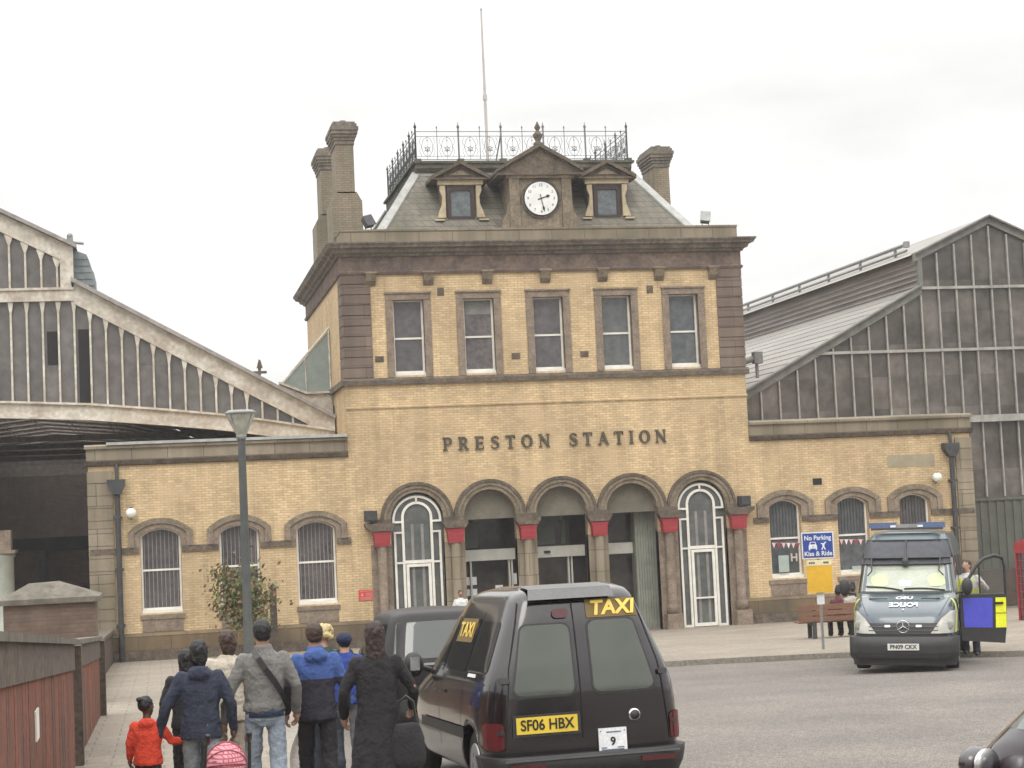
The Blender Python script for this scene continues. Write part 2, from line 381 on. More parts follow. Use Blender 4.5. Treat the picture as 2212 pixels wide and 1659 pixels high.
mb = MB()
for i in range(len(K) - 1):
    a, b = KI[i], KI[i + 1]
    # inner side: sweep towards the wall line
    if a.y < 33.0 and a.x < 4.5:
        c, d = Vector((-3.2, a.y)), Vector((-3.2, b.y))
    else:
        c, d = Vector((a.x, YF)), Vector((b.x, YF))
    mb.add([(p.x, p.y, slope_z(p.y, HP)) for p in (a, b, d, c)], [(0, 1, 2, 3)])
# the corner between the two sweeps
cp = [p for p in KI if p.y < 33.0 and p.x < 4.5][-1]
nx = KI[[i for i, p in enumerate(KI) if p is cp][0] + 1]
mb.add([(-3.2, nx.y, slope_z(nx.y, HP)), (nx.x, nx.y, slope_z(nx.y, HP)), (nx.x, YF, HP), (-3.2, YF, HP)], [(0, 1, 2, 3)])
tag(mb.build('pavement', M['flags']), kind='structure')
mb = MB()
for i in range(len(K) - 1):
    a, b, c, d = K[i], K[i + 1], KI[i + 1], KI[i]
    top = [(p.x, p.y, slope_z(p.y, HP + .006)) for p in (a, b, c, d)]
    bot = [(p.x, p.y, slope_z(p.y, -.03)) for p in (a, b, c, d)]
    mb.add(top + bot, [(0, 1, 2, 3), (0, 1, 5, 4), (3, 2, 6, 7)])
tag(mb.build('kerb', M['kerb']), kind='structure')

# ================================================================== STATION BUILDING
BX0, BX1 = 6.0, 19.35
XC = 12.72
def wall_openings(mb, x0, x1, z0, z1, y, ops, depth=.22, m=0, mr=None, arcn=12):
    """front wall sheet in plane y with openings (xa, xb, zb, kind, rise/zt); reveals run back by depth"""
    mr = m if mr is None else mr
    def top(o, x):
        xa, xb, zb, zs, rise = o
        if rise <= 0: return zs
        h = (xb - xa) / 2; c = (xa + xb) / 2
        if abs(rise - h) < 1e-3: return zs + math.sqrt(max(h * h - (x - c) ** 2, 0))
        R = (h * h + rise * rise) / (2 * rise)
        return zs + rise - R + math.sqrt(max(R * R - (x - c) ** 2, 0))
    cuts = {x0, x1}
    for o in ops:
        n = arcn if o[4] > 0 else 1
        for k in range(n + 1):
            t = k / n; xx = (o[0] + o[1]) / 2 - (o[1] - o[0]) / 2 * math.cos(math.pi * t) if n > 1 else o[0] + (o[1] - o[0]) * t
            cuts.add(round(xx, 5))
    cuts = sorted(c for c in cuts if x0 - 1e-6 <= c <= x1 + 1e-6)
    for a, b in zip(cuts[:-1], cuts[1:]):
        mid = (a + b) / 2; za = zb = z0
        for o in sorted([o for o in ops if o[0] < mid < o[1]], key=lambda o: o[2]):
            if o[2] > za + 1e-4: mb.add([(a, y, za), (b, y, zb), (b, y, o[2]), (a, y, o[2])], [(0, 1, 2, 3)], m)
            ta, tb = top(o, a), top(o, b)
            mb.add([(a, y, ta), (b, y, tb), (b, y + depth, tb), (a, y + depth, ta)], [(0, 1, 2, 3)], mr)
            if o[2] > z0 + 1e-3: mb.add([(a, y, o[2]), (b, y, o[2]), (b, y + depth, o[2]), (a, y + depth, o[2])], [(0, 1, 2, 3)], mr)
            za, zb = ta, tb
        mb.add([(a, y, za), (b, y, zb), (b, y, z1), (a, y, z1)], [(0, 1, 2, 3)], m)
    for o in ops:
        for x in o[:2]:
            mb.add([(x, y, o[2]), (x, y + depth, o[2]), (x, y + depth, o[3]), (x, y, o[3])], [(0, 1, 2, 3)], mr)
    return mb
def arch_ring(mb, c, zs, ri, ro, y0, y1, a0=0, a1=180, n=20, m=0):
    pi_, po = [], []
    for k in range(n + 1):
        t = rad(a0 + (a1 - a0) * k / n)
        pi_.append((c + ri * math.cos(t), zs + ri * math.sin(t))); po.append((c + ro * math.cos(t), zs + ro * math.sin(t)))
    for k in range(n):
        q = [pi_[k], po[k], po[k + 1], pi_[k + 1]]
        mb.prism(q, 'y', y0, y1, m)
    return mb
def seg_pts(c, hw, zs, rise, n=12):
    R = (hw * hw + rise * rise) / (2 * rise); zc = zs + rise - R
    return [(c - hw + 2 * hw * k / n, zc + math.sqrt(max(R * R - (hw - 2 * hw * k / n) ** 2, 0))) for k in range(n + 1)]

station = empty('station_building', (12.7, YF, 0), label='large yellow brick station building with mansard roof, clock and round arched entrance', cat='station')
SP = lambda name, mb_, m_, par=None: _link(name, mb_, m_, par)
def _link(name, mb_, m_, par):
    """build in world coordinates, then parent without moving"""
    o = mb_.build(name, m_)
    p = par or station
    o.parent = p
    o.matrix_parent_inverse = Matrix.Translation(-wloc(p))
    return o
def wloc(p):
    v = Vector((0, 0, 0))
    while p is not None:
        v += p.location if p.data is None else Vector((0, 0, 0))
        p = p.parent
    return v
def sub(name, mb_, m_, par):
    o = mb_.build(name, m_); o.parent = par; o.matrix_parent_inverse = Matrix.Identity(4); return o
# ---- tower walls
M['pane_b'] = mat('brownish_window_pane', (.135, .115, .11), .15, (.07, .06, .065), .9, fine=.3, fs=7, spec=.6)
M['pane_c'] = mat('bluish_window_pane', (.105, .115, .125), .10, (.075, .08, .085), 1.9, fine=.25, fs=4, spec=.6)
ups = [8.12 + 2.3 * k for k in range(5)]
arcs = [8.13 + 2.36 * k for k in range(5)]
mb = MB()
ops = [(x - .85, x + .85, HP, 4.06, .85) for x in arcs] 
wall_openings(mb, BX0, BX1, 0, 8.38, YF, ops, depth=.30, mr=1)
ops = [(x - .5, x + .5, 8.66, 11.09, 0) for x in ups]
wall_openings(mb, BX0, BX1, 8.38, 12.0, YF, ops, depth=.36, mr=1)
mb.add([(BX0, YF, 0), (BX0, 68.7, 0), (BX0, 68.7, 12.0), (BX0, YF, 12.0)], [(0, 1, 2, 3)])
mb.add([(BX1, YF, 0), (BX1, 68.7, 0), (BX1, 68.7, 12.0), (BX1, YF, 12.0)], [(0, 1, 2, 3)])
mb.add([(BX0, 68.7, 0), (BX1, 68.7, 0), (BX1, 68.7, 12.0), (BX0, 68.7, 12.0)], [(0, 1, 2, 3)])
SP('tower_wall', mb, [M['brick'], M['stone_trim']])
# quoins at the corners of the upper storey: rusticated blocks
for side in (0, 1):
    mb = MB(); z = 8.6; k = 0
    while z < 11.9:
        z1 = min(z + .335, 11.93)
        x0, x1 = (BX0 - .03, BX0 + .92) if side == 0 else (BX1 - .86, BX1 + .03)
        mb.box(x0, x1, YF - .05, YF + .9, z + .02, z1 - .012)
        mb.box(x0 + .02, x1 - .02, YF - .02, YF + .88, z - .02, z + .03)
        z += .335
    SP('quoin', mb, M['stone'])
# string course, frieze, cornice, parapet
mb = MB(); mb.prism([(YF - .11, 8.38), (YF - .11, 8.52), (YF - .03, 8.6), (YF + .1, 8.6), (YF + .1, 8.38)], 'x', BX0 - .11, BX1 + .11)
mb.box(BX0 - .11, BX0 - .001, YF + .1, 68.8, 8.38, 8.56); mb.box(BX1 + .001, BX1 + .11, YF + .1, 68.8, 8.38, 8.56)
SP('string_course', mb, M['stone_dark'])
mb = MB(); mb.prism([(YF - .045, 7.63), (YF - .045, 7.69), (YF + .02, 7.71), (YF + .02, 7.63)], 'x', BX0 - .02, BX1 + .02); SP('brick_band', mb, M['brick'])
def ring_prism(mb, prof, m=0):
    """prof: list of (out, z) swept round the tower outline"""
    n = len(prof); corners = [(BX0, YF, -1, -1), (BX1, YF, 1, -1), (BX1, 68.7, 1, 1), (BX0, 68.7, -1, 1)]
    vs = [(cx + sx * o_, cy + sy * o_, z) for cx, cy, sx, sy in corners for o_, z in prof]
    fs = [(c * n + i, c * n + (i + 1) % n, ((c + 1) % 4) * n + (i + 1) % n, ((c + 1) % 4) * n + i) for c in range(4) for i in range(n)]
    mb.add(vs, fs, m)
mb = MB(); ring_prism(mb, [(-.2, 11.92), (.07, 11.92), (.10, 12.0), (.04, 12.04), (.04, 12.5), (-.2, 12.5)]); SP('frieze', mb, M['frieze'])
mb = MB(); ring_prism(mb, [(-.2, 12.5), (.10, 12.5), (.14, 12.57), (.24, 12.61), (.27, 12.70), (.40, 12.75), (.42, 12.80), (.48, 12.88), (.48, 12.92), (-.2, 12.94)]); SP('cornice', mb, M['cornice'])
mb = MB()
ring_prism(mb, [(-.42, 12.94), (-.02, 12.94), (-.02, 13.32), (.0, 13.33), (.0, 13.39), (-.42, 13.39)])
SP('parapet', mb, M['stone_pale'])
mb = MB()
for i in range(-3, 4):
    x = XC + 1.93 * i - .06
    if i in (-3, 3): x -= .02 * i
    mb.prism([(YF - .02, 11.55), (YF - .16, 11.70), (YF - .24, 11.90), (YF - .24, 11.97), (YF - .02, 11.97)], 'x', x - .16, x + .16)
    mb.box(x - .20, x + .20, YF - .27, YF - .02, 11.93, 11.99)
    SP('corbel', mb, M['stone_mid']); mb = MB()
# upper windows
def sash_window(x, zb, zt, hw, y, arch=0, bars=0, mid=None, sill=True, pane='pane', name='window'):
    fw = .06
    mbf = MB()
    zz = zt
    if arch:
        pts = seg_pts(x, hw - .001, zt, arch); ip = seg_pts(x, hw - fw, zt - .02, arch - .02 if arch > .03 else arch)
        for k in range(len(pts) - 1): mbf.prism([pts[k], pts[k + 1], ip[k + 1], ip[k]], 'y', y - .03, y + .05)
        mbf.box(x - hw, x - hw + fw, y - .03, y + .05, zb, zt); mbf.box(x + hw - fw, x + hw, y - .03, y + .05, zb, zt)
        gz = zt + arch
    else:
        mbf.box(x - hw, x - hw + fw, y - .03, y + .05, zb, zt); mbf.box(x + hw - fw, x + hw, y - .03, y + .05, zb, zt)
        mbf.box(x - hw + fw, x + hw - fw, y - .03, y + .05, zt - fw * .7, zt); gz = zt
    mid = mid or (zb + zt) / 2
    mbf.box(x - hw + fw, x + hw - fw, y - .025, y + .05, mid - .03, mid + .03)
    mbf.box(x - hw + fw, x + hw - fw, y - .028, y + .05, zb, zb + .15)
    o = SP(name, mbf, M['white'])
    mbp = MB()
    if arch:
        pts = seg_pts(x, hw - .01, zt, arch)
        mbp.prism([(x - hw + .01, zb + .05)] + pts + [(x + hw - .01, zb + .05)], 'y', y + .02, y + .03)
    else: mbp.box(x - hw + .01, x + hw - .01, y + .02, y + .03, zb + .05, zt - .01)
    sub('pane', mbp, M[pane], o)
    if sill:
        ms = MB(); ms.box(x - hw + .0, x + hw - .0, y - .20, y - .032, zb - .02, zb + .09); sub('sill', ms, M['white'], o)
    return o
for i, x in enumerate(ups):
    o = sash_window(x, 8.66, 11.09, .5, YF + .24, mid=9.86, pane=('pane', 'pane_b', 'pane', 'pane_grey', 'pane_c')[i])
    if i in (1, 4):
        mb = MB(); mb.box(x + .1 * (i == 4) - .4 * (i == 1), x + .44, YF + .255, YF + .259, 8.8 if i == 4 else 10.6, 9.6 if i == 4 else 11.0); sub('blind', mb, M['blind'] if i == 1 else M['pane_grey'], o)
    mb = MB(); y0, y1 = YF - .05, YF + .05
    mb.box(x - .73, x - .5, y0, y1, 8.605, 11.08); mb.box(x + .5, x + .73, y0, y1, 8.605, 11.08); mb.box(x - .73, x + .73, y0, y1, 11.09, 11.32)
    mb.box(x - .76, x + .76, y0 - .04, y1, 11.29, 11.345)
    sub('stone_surround', mb, M['stone_trim'], o)
for px, z in ((7.13, 9.2), (11.58, 9.18), (13.87, 9.18), (9.2, 11.33), (16.2, 11.27)):
    mb = MB(); hw = .14 if z < 10 else .11; hh = .10 if z < 10 else .13
    mb.box(px - hw, px + hw, YF - .012, YF + .02, z - hh, z + hh)
    for k in range(3): mb.box(px - hw + .02, px + hw - .02, YF - .02, YF - .012, z - hh + .03 + k * .06, z - hh + .05 + k * .06)
    SP('air_brick', mb, M['stone_dark'])
# ---- serif lettering PRESTON STATION
def stroke_poly(mb, pts, ws, y0, y1):
    L = []; R = []
    for i, (x, z) in enumerate(pts):
        a = pts[max(i - 1, 0)]; b = pts[min(i + 1, len(pts) - 1)]
        dx, dz = b[0] - a[0], b[1] - a[1]; l = math.hypot(dx, dz) or 1; nx_, nz_ = -dz / l, dx / l
        L.append((x + nx_ * ws[i] / 2, z + nz_ * ws[i] / 2)); R.append((x - nx_ * ws[i] / 2, z - nz_ * ws[i] / 2))
    for i in range(len(pts) - 1): mb.prism([L[i], L[i + 1], R[i + 1], R[i]], 'y', y0, y1)
def glyph(ch):
    S = []                                  # strokes: (points, widths) in a cell 1 high
    def st(x, w=.19, z0=0, z1=1, serif=True):
        S.append(([(x, z0), (x, z1)], [w, w]))
        if serif:
            for z in (z0 + .035, z1 - .035): S.append(([(x - w / 2 - .09, z), (x + w / 2 + .09, z)], [.07, .07]))
    def arc(cx, cz, rx, rz, a0, a1, w0, w1, n=10):
        S.append(([(cx + rx * math.cos(rad(a0 + (a1 - a0) * k / n)), cz + rz * math.sin(rad(a0 + (a1 - a0) * k / n))) for k in range(n + 1)],
                  [w0 + (w1 - w0) * math.sin(math.pi * k / n) for k in range(n + 1)]))
    if ch == 'P': st(.2); S.append(([(.2, .95), (.42, .95)], [.09, .09])); S.append(([(.2, .47), (.42, .47)], [.09, .09])); arc(.42, .71, .22, .24, 90, -90, .09, .19); wd = .74
    if ch == 'R': st(.2); S.append(([(.2, .95), (.42, .95)], [.09, .09])); S.append(([(.2, .5), (.42, .5)], [.09, .09])); arc(.42, .725, .21, .225, 90, -90, .09, .18); S.append(([(.42, .5), (.68, .05), (.82, .04)], [.18, .18, .07])); wd = .84
    if ch == 'E': st(.2); [S.append(([(.2, z), (.66, z)], [.09, .09])) for z in (.955, .5, .045)]; [S.append(([(.66, z - .02), (.66, z + s)], [.08, .06])) for z, s in ((.955, -.2), (.045, .2))]; S.append(([(.52, .4), (.52, .6)], [.06, .06])); wd = .76
    if ch == 'S': S.append(([(.62, .72), (.60, .88), (.45, .95), (.26, .93), (.14, .80), (.16, .66), (.32, .56), (.50, .46), (.62, .34), (.60, .16), (.44, .05), (.24, .06), (.12, .14), (.10, .30)], [.06, .08, .09, .1, .14, .18, .2, .2, .18, .15, .1, .09, .08, .06])); wd = .72
    if ch == 'T': st(.4); S.append(([(.04, .955), (.76, .955)], [.09, .09])); [S.append(([(x, .98), (x, .72)], [.07, .05])) for x in (.065, .735)]; wd = .8
    if ch == 'O': S.append(([(.45 + .34 * math.cos(rad(a)), .5 + .455 * math.sin(rad(a))) for a in range(0, 361, 15)], [.1 + .11 * abs(math.cos(rad(a))) for a in range(0, 361, 15)])); wd = .9
    if ch == 'N': st(.16, .08); st(.76, .08); S.append(([(.14, .96), (.78, .04)], [.2, .2])); wd = .92
    if ch == 'A': S.append(([(.14, .0), (.44, 1.0)], [.08, .08])); S.append(([(.42, .98), (.76, .02)], [.19, .19])); S.append(([(.24, .34), (.62, .34)], [.07, .07])); [S.append(([(x - .14, .035), (x + .14, .035)], [.07, .07])) for x in (.14, .76)]; wd = .9
    if ch == 'I': st(.22); wd = .44
    return S, wd
def word(wtxt, x0, x1, z0, h):
    g = [glyph(c) for c in wtxt]; tot = sum(w_ for _, w_ in g); gap = ((x1 - x0) / h - tot) / (len(wtxt) - 1); x = x0
    for S, wd in g:
        mb = MB()
        for pts, ws in S: stroke_poly(mb, [(x + p * h, z0 + q * h) for p, q in pts], [q * h for q in ws], YF - .06 - random.random() * .003, YF + .0 )
        SP('letter', mb, M['letters']); x += (wd + gap) * h
M['letters'] = mat('bronze_letters', (.085, .07, .045), .6, (.05, .045, .03), 4)
word('PRESTON', 9.05, 12.58, 6.20, .42); word('STATION', 13.2, 16.5, 6.20, .42)
# ---- entrance arcade
mb = MB()
for i, x in enumerate(arcs):
    y = YF
    arch_ring(mb, x, 4.06, .852, .98, y - .06, y + .02, m=0); arch_ring(mb, x, 4.06, .98, 1.09, y - .11, y + .02, m=0)
    arch_ring(mb, x, 4.06, 1.09, 1.178, y - .15, y + .02, m=1)
SP('arch_moulding', mb, [M['stone_mid'], M['stone_dark']])
piers = [arcs[0] - 1.18] + [a + 1.18 for a in arcs]
for i, x in enumerate(piers):
    hw = .33
    mb = MB(); mb.box(x - hw, x + hw, YF - .03, YF + .28, HP, 3.3)
    mb.lathe([(.20, 0), (.20, .25), (.17, .3), (.15, .34), (.15, 2.5), (.17, 2.62), (.15, 2.66), (.15, 2.7)], (x, YF - .17, HP + .5), 14)
    mb.box(x - .26, x + .26, YF - .42, YF - .0, HP, HP + .5)
    p = SP('entrance_column', mb, M['stone_pale'] if i in (1, 2, 3) else M['stone_trim'])
    mb = MB(); mb.prism([(x - .235, 3.26), (x - .25, 3.6), (x - .31, 3.72), (x + .31, 3.72), (x + .25, 3.6), (x + .235, 3.26)], 'y', YF - .36, YF - .02)
    for q in range(3): mb.box(x - .22 - .03 * q, x + .22 + .03 * q, YF - .375, YF - .03, 3.34 + q * .14, 3.40 + q * .14)
    sub('capital', mb, M['red_paint'], p)
    mb = MB(); e0 = .53 if i == 0 else .40; e1 = .53 if i == 5 else .40
    mb.prism([(x - .32, 3.73), (x - e0, 3.88), (x - e0, 3.97), (x + e1, 3.97), (x + e1, 3.88), (x + .32, 3.73)], 'y', YF - .42, YF - .0)
    mb.box(x - .34, x + .34, YF - .16, YF - .003, 3.97, 4.09)
    sub('impost', mb, M['stone_dark'], p)
for x, z in ((6.62, 4.22), (18.98, 4.16)):
    mb = MB(); mb.box(x - .2, x + .2, YF - .35, YF - .12, z - .17, z + .17); mb.box(x - .15, x + .15, YF - .39, YF - .35, z - .12, z + .12)
    mb.box(x - .04, x + .04, YF - .13, YF + .0, z - .05, z + .05)
    tag(mb.build('floodlight', M['iron']), 'small black box floodlight on the wall %s of the entrance arches' % ('left' if x < 10 else 'right'), 'floodlight', 'box floodlights beside the entrance')
# outer glazed doors
for x in (arcs[0], arcs[4]):
    y0, y1 = YF + .06, YF + .12
    mb = MB()
    def fr(a, b, c, d): mb.box(x + a, x + b, y0, y1, c, d)
    fr(-.76, -.69, HP, 3.68); fr(.69, .76, HP, 3.68); fr(-.50, -.42, HP, 4.12); fr(.42, .50, HP, 4.12)
    fr(-.69, -.5, 3.62, 3.68); fr(.5, .69, 3.62, 3.68); fr(-.69, -.5, 2.66, 2.72); fr(.5, .69, 2.66, 2.72); fr(-.42, .42, 2.66, 2.76)
    fr(-.69, -.5, HP, HP + .08); fr(.5, .69, HP, HP + .08)
    arch_ring(mb, x, 4.12, .42, .50, y0, y1)
    arch_ring(mb, x, 4.02, .72, .79, y0 + .003, y1 + .003)
    fr(-.79, -.5, 3.955, 4.02); fr(.5, .79, 3.955, 4.02); fr(-.03, .03, 4.60, 4.76)
    d = SP('glazed_doorway', mb, M['white'])
    mb = MB(); arch_ring(mb, x, 4.02, .002, .84, y1 + .02, y1 + .03, n=16); mb.box(x - .84, x + .84, y1 + .02, y1 + .03, HP, 4.02)
    sub('pane', mb, M['pane_grey'], d)
    mb = MB(); z1 = 2.64
    mb.box(x - .40, x - .31, y0 - .02, y1 - .02, HP + .02, z1); mb.box(x + .31, x + .40, y0 - .02, y1 - .02, HP + .02, z1)
    mb.box(x - .31, x + .31, y0 - .02, y1 - .02, z1 - .09, z1); mb.box(x - .31, x + .31, y0 - .02, y1 - .02, HP + .02, HP + .13); mb.box(x - .31, x + .31, y0 - .02, y1 - .02, 1.03, 1.08)
    dl = sub('door_leaf', mb, M['white'], d)
    mb = MB()
    for xx in (-.2, .12): mb.box(x + xx, x + xx + .09, y1 + .008, y1 + .014, HP + .1, 3.9)
    sub('curtain', mb, M['blind'], d)
# recessed sliding-door screen behind the three middle arches
yr = YF + 1.25
xl, xr = arcs[1] - 1.1, arcs[3] + 1.12
mb = MB()
mb.add([(xl, yr, HP), (xl, YF + .3, HP), (xl, YF + .3, 5.2), (xl, yr, 5.2)], [(0, 1, 2, 3)], 1)
mb.add([(xr, yr, HP), (xr, YF + .3, HP), (xr, YF + .3, 5.2), (xr, yr, 5.2)], [(0, 1, 2, 3)], 1)
mb.add([(xl, yr, 5.0), (xl, YF + .3, 5.0), (xr, YF + .3, 5.0), (xr, yr, 5.0)], [(0, 1, 2, 3)], 1)
mb.add([(xl, yr + .4, HP + .004), (xl, YF, HP + .004), (xr, YF, HP + .004), (xr, yr + .4, HP + .004)], [(0, 1, 2, 3)], 0)
mb.box(xl, xr, YF + .30, YF + .42, 3.96, 4.98, 2)
SP('porch', mb, [M['flags'], M['stone_mid'], mat('tympanum_render', (.185, .165, .13), .9, (.14, .13, .10), 2.5, fine=.2)])
mb = MB(); mb.box(xl + .01, xr - .01, yr + .12, yr + .15, HP, 3.98)
screen = SP('door_screen', mb, mat('entrance_glass', (.022, .018, .018), .1, (.05, .045, .04), 1.1, fine=.3, fs=5))
for xa in arcs[1:4]:
    mb = MB(); x0, x1 = xa - 1.0, xa + (1.0 if xa != arcs[3] else .28)
    mb.box(x0, x1, yr - .10, yr + .118, 2.60, 2.96)
    sub('header', mb, M['door_white'], screen)
    mb = MB()
    for xx in ((x0 + .50, x1 - .22, x1 - .13) if xa == arcs[1] else (xa + .42, xa + .53)) if xa != arcs[3] else (xa - .62,):
        mb.box(xx, xx + .055, yr - .02, yr + .118, HP, 2.60)
    sub('mullion', mb, M['door_white'], screen)
mb = MB(); mb.box(arcs[2] - .38, arcs[2] - .18, yr - .16, yr - .10, 2.74, 2.82); sub('door_sensor', mb, M['black'], screen)
mb = MB()
for k in range(9): mb.box(arcs[3] + .30 + k * .088, arcs[3] + .375 + k * .088, yr - .42, yr - .33, HP, 4.0)
mb.box(arcs[3] + .29, arcs[3] + 1.1, yr - .34, yr + .11, HP, 4.05)
SP('fluted_panel', mb, mat('pale_panel', (.30, .31, .26), .7, (.22, .23, .19), 2))
for x, z, w_, h_, mm in ((10.02, 1.95, .38, .26, M['sign_white']), (10.02, 1.58, .38, .22, M['sign_white']), (10.15, 1.2, .3, .4, M['red_paint']), (10.95, 1.62, .25, .3, M['sign_white']), (11.45, 1.95, .22, .36, M['sign_white'])):
    mb = MB(); mb.box(x - w_ / 2, x + w_ / 2, yr + .10, yr + .117, z - h_ / 2, z + h_ / 2); sub('notice', mb, mm, screen)
# posters / lit shapes behind the fanlight, painted as pale panels
for a, b, c in ((12.3, 12.9, 3.6), (13.1, 13.25, 3.8), (9.75, 10.3, 3.85)): sub('fanlight_shape', MB().box(a, b, yr + .105, yr + .117, 3.02, c), mat('fanlight_pale', (.09, .10, .085), .7), screen)
# ---- wings
def wing(x0, x1, xs, side):
    mb = MB()
    HW = .62 if side < 0 else .555
    ops = [(x - HW, x + HW, 1.55, 3.93, .22) for x in xs]
    wall_openings(mb, x0, x1, 0, 6.2, YF, ops, depth=.33, mr=1)
    xe = x0 if side < 0 else x1
    mb.add([(xe, YF, 0), (xe, YF + 3.2, 0), (xe, YF + 3.2, 6.2), (xe, YF, 6.2)], [(0, 1, 2, 3)])
    mb.add([(x0, YF + 3.2, 0), (x1, YF + 3.2, 0), (x1, YF + 3.2, 6.2), (x0, YF + 3.2, 6.2)], [(0, 1, 2, 3)])
    mb.add([(x0, YF, 6.21), (x1, YF, 6.21), (x1, YF + 3.2, 6.21), (x0, YF + 3.2, 6.21)], [(0, 1, 2, 3)])
    SP('wing_wall', mb, [M['brick'], M['brick']])
    e0, e1 = (x0 - .1, x1 - .003) if side < 0 else (x0 + .003, x1 + .1)
    mb = MB()
    mb.prism([(YF - .02, 6.12), (YF - .10, 6.15), (YF - .16, 6.28), (YF - .02, 6.28)], 'x', e0, e1, 1)
    mb.box(e0 + .05 * (side < 0), e1 - .05 * (side > 0), YF - .06, YF + .35, 6.28, 6.66, 0)
    mb.prism([(YF - .14, 6.66), (YF - .14, 6.74), (YF + .12, 6.80), (YF + .4, 6.76), (YF + .4, 6.66)], 'x', e0 + .0, e1, 0)
    SP('wing_parapet', mb, [M['stone_pale'], M['stone_dark']])
    # string course broken by the windows
    mb = MB(); last = x0 + (0 if side < 0 else .0)
    segs = []
    for x in sorted(xs): segs.append((last, x - HW - .02)); last = x + HW + .02
    segs.append((last, x1))
    for a, b in segs:
        mb = MB(); mb.box(max(a, x0) + .003, min(b, x1) - .003, YF - .07, YF + .01, 3.40, 3.58)
        SP('wing_string_course', mb, M['stone_dark'])
    if side < 0: SP('gutter', MB().box(-1.45, x1 - .03, YF - .2, YF - .05, 6.76, 6.85), M['lead'])
    for x in xs:
        left = side < 0
        o = sash_window(x, 1.55, 3.93, HW - .01, YF + .21, arch=.21, mid=2.86, pane=random.choice(('pane', 'pane_b', 'pane_c')))
        mb = MB()
        pi_ = seg_pts(x, HW, 3.93, .22); po = seg_pts(x, .98, 4.06, .41); pm = seg_pts(x, .80, 4.0, .30)
        for k in range(len(pi_) - 1):
            mb.prism([pi_[k], pm[k], pm[k + 1], pi_[k + 1]], 'y', YF - .05, YF + .02, 0)
            mb.prism([pm[k], po[k], po[k + 1], pm[k + 1]], 'y', YF - .10, YF + .02, 1)
        mb.prism([(x - HW, 3.58), (x - .80, 3.58), pm[0], pi_[0]], 'y', YF - .05, YF + .02, 0); mb.prism([(x - .80, 3.58), (x - .98, 3.58), po[0], pm[0]], 'y', YF - .10, YF + .02, 0)
        mb.prism([(x + HW, 3.58), (x + .80, 3.58), pm[-1], pi_[-1]], 'y', YF - .05, YF + .02, 0); mb.prism([(x + .80, 3.58), (x + .98, 3.58), po[-1], pm[-1]], 'y', YF - .10, YF + .02, 0)
        sub('stone_surround', mb, [M['stone_trim'], M['stone_mid']], o)
        mb = MB()
        n = 9
        for k in range(n):
            xx = x - HW + .12 + (2 * HW - .24) * k / (n - 1); zt = 3.95 + .17 * (1 - (2 * k / (n - 1) - 1) ** 2)
            zb_ = 1.7 if left else 2.92
            mb.box(xx - .012, xx + .012, YF + .20, YF + .215, zb_, zt)
        sub('window_bar', mb, M['blind'] if left else M['steel_grey'], o)
        mb = MB(); mb.box(x - .68, x + .68, YF - .06, YF + .01, 1.36, 1.50); mb.box(x - .62, x + .62, YF - .035, YF + .01, .98, 1.36)
        sub('apron', mb, M['stone_trim'], o)
lw = [.10, 2.51, 4.90]; rw = [20.46, 22.86, 25.08]
wing(-2.02, BX0, lw, -1); wing(BX1, 27.22, rw, 1)
for a, b in ((-2.08, 6.5), (BX1 - .42, 27.28)):
    mb = MB(); mb.box(a - .02, b + .02, YF - .15, YF - .092, 0, .42, 1); mb.box(a, b, YF - .09, YF + .02, 0, .86); mb.prism([(YF - .09, .86), (YF - .02, .96), (YF + .02, .96), (YF + .02, .86)], 'x', a, b)
    SP('plinth', mb, [M['plinth'], M['stone_dark']])
# end pilasters with banded blocks
for a, b in ((-2.06, -1.30), (26.66, 27.26)):
    mb = MB(); z = .96
    while z < 5.6:
        mb.box(a, b, YF - .06, YF + .7, z + .02, z + .385); mb.box(a + .03, b - .03, YF - .04, YF + .68, z - .02, z + .03); z += .386
    SP('pilaster', mb, M['stone_pale'])
# rainwater pipes
for x, z1 in ((-1.16, 5.3), (26.46, 5.4)):
    mb = MB(); mb.tube([(x, YF - .15, 0), (x, YF - .15, z1)], .085, 10)
    for z in (1.2, 2.9, 4.5): mb.box(x - .13, x + .13, YF - .22, YF - .02, z, z + .07)
    mb.prism([(x - .12, z1 - .05), (x - .30, z1 + .22), (x - .30, z1 + .40), (x + .24, z1 + .40), (x + .24, z1 + .22), (x + .12, z1 - .05)], 'y', YF - .32, YF - .02)
    mb.tube([(x, YF - .15, z1 + .3), (x, YF - .12, z1 + .62), (x, YF - .06, 6.2)], .06, 8)
    SP('rainwater_pipe', mb, M['iron'])
# patched / faded sign outline on the right wing, vent hole
mb = MB(); mb.box(21.5, 21.82, YF - .012, YF + .02, 4.58, 4.80); SP('air_vent', mb, M['dark'])
mb = MB(); mb.box(24.2, 25.9, YF - .012, YF + .01, 5.05, 5.45); SP('render_patch', mb, mat('cement_render', (.33, .29, .20), .9, (.27, .23, .16), 3))
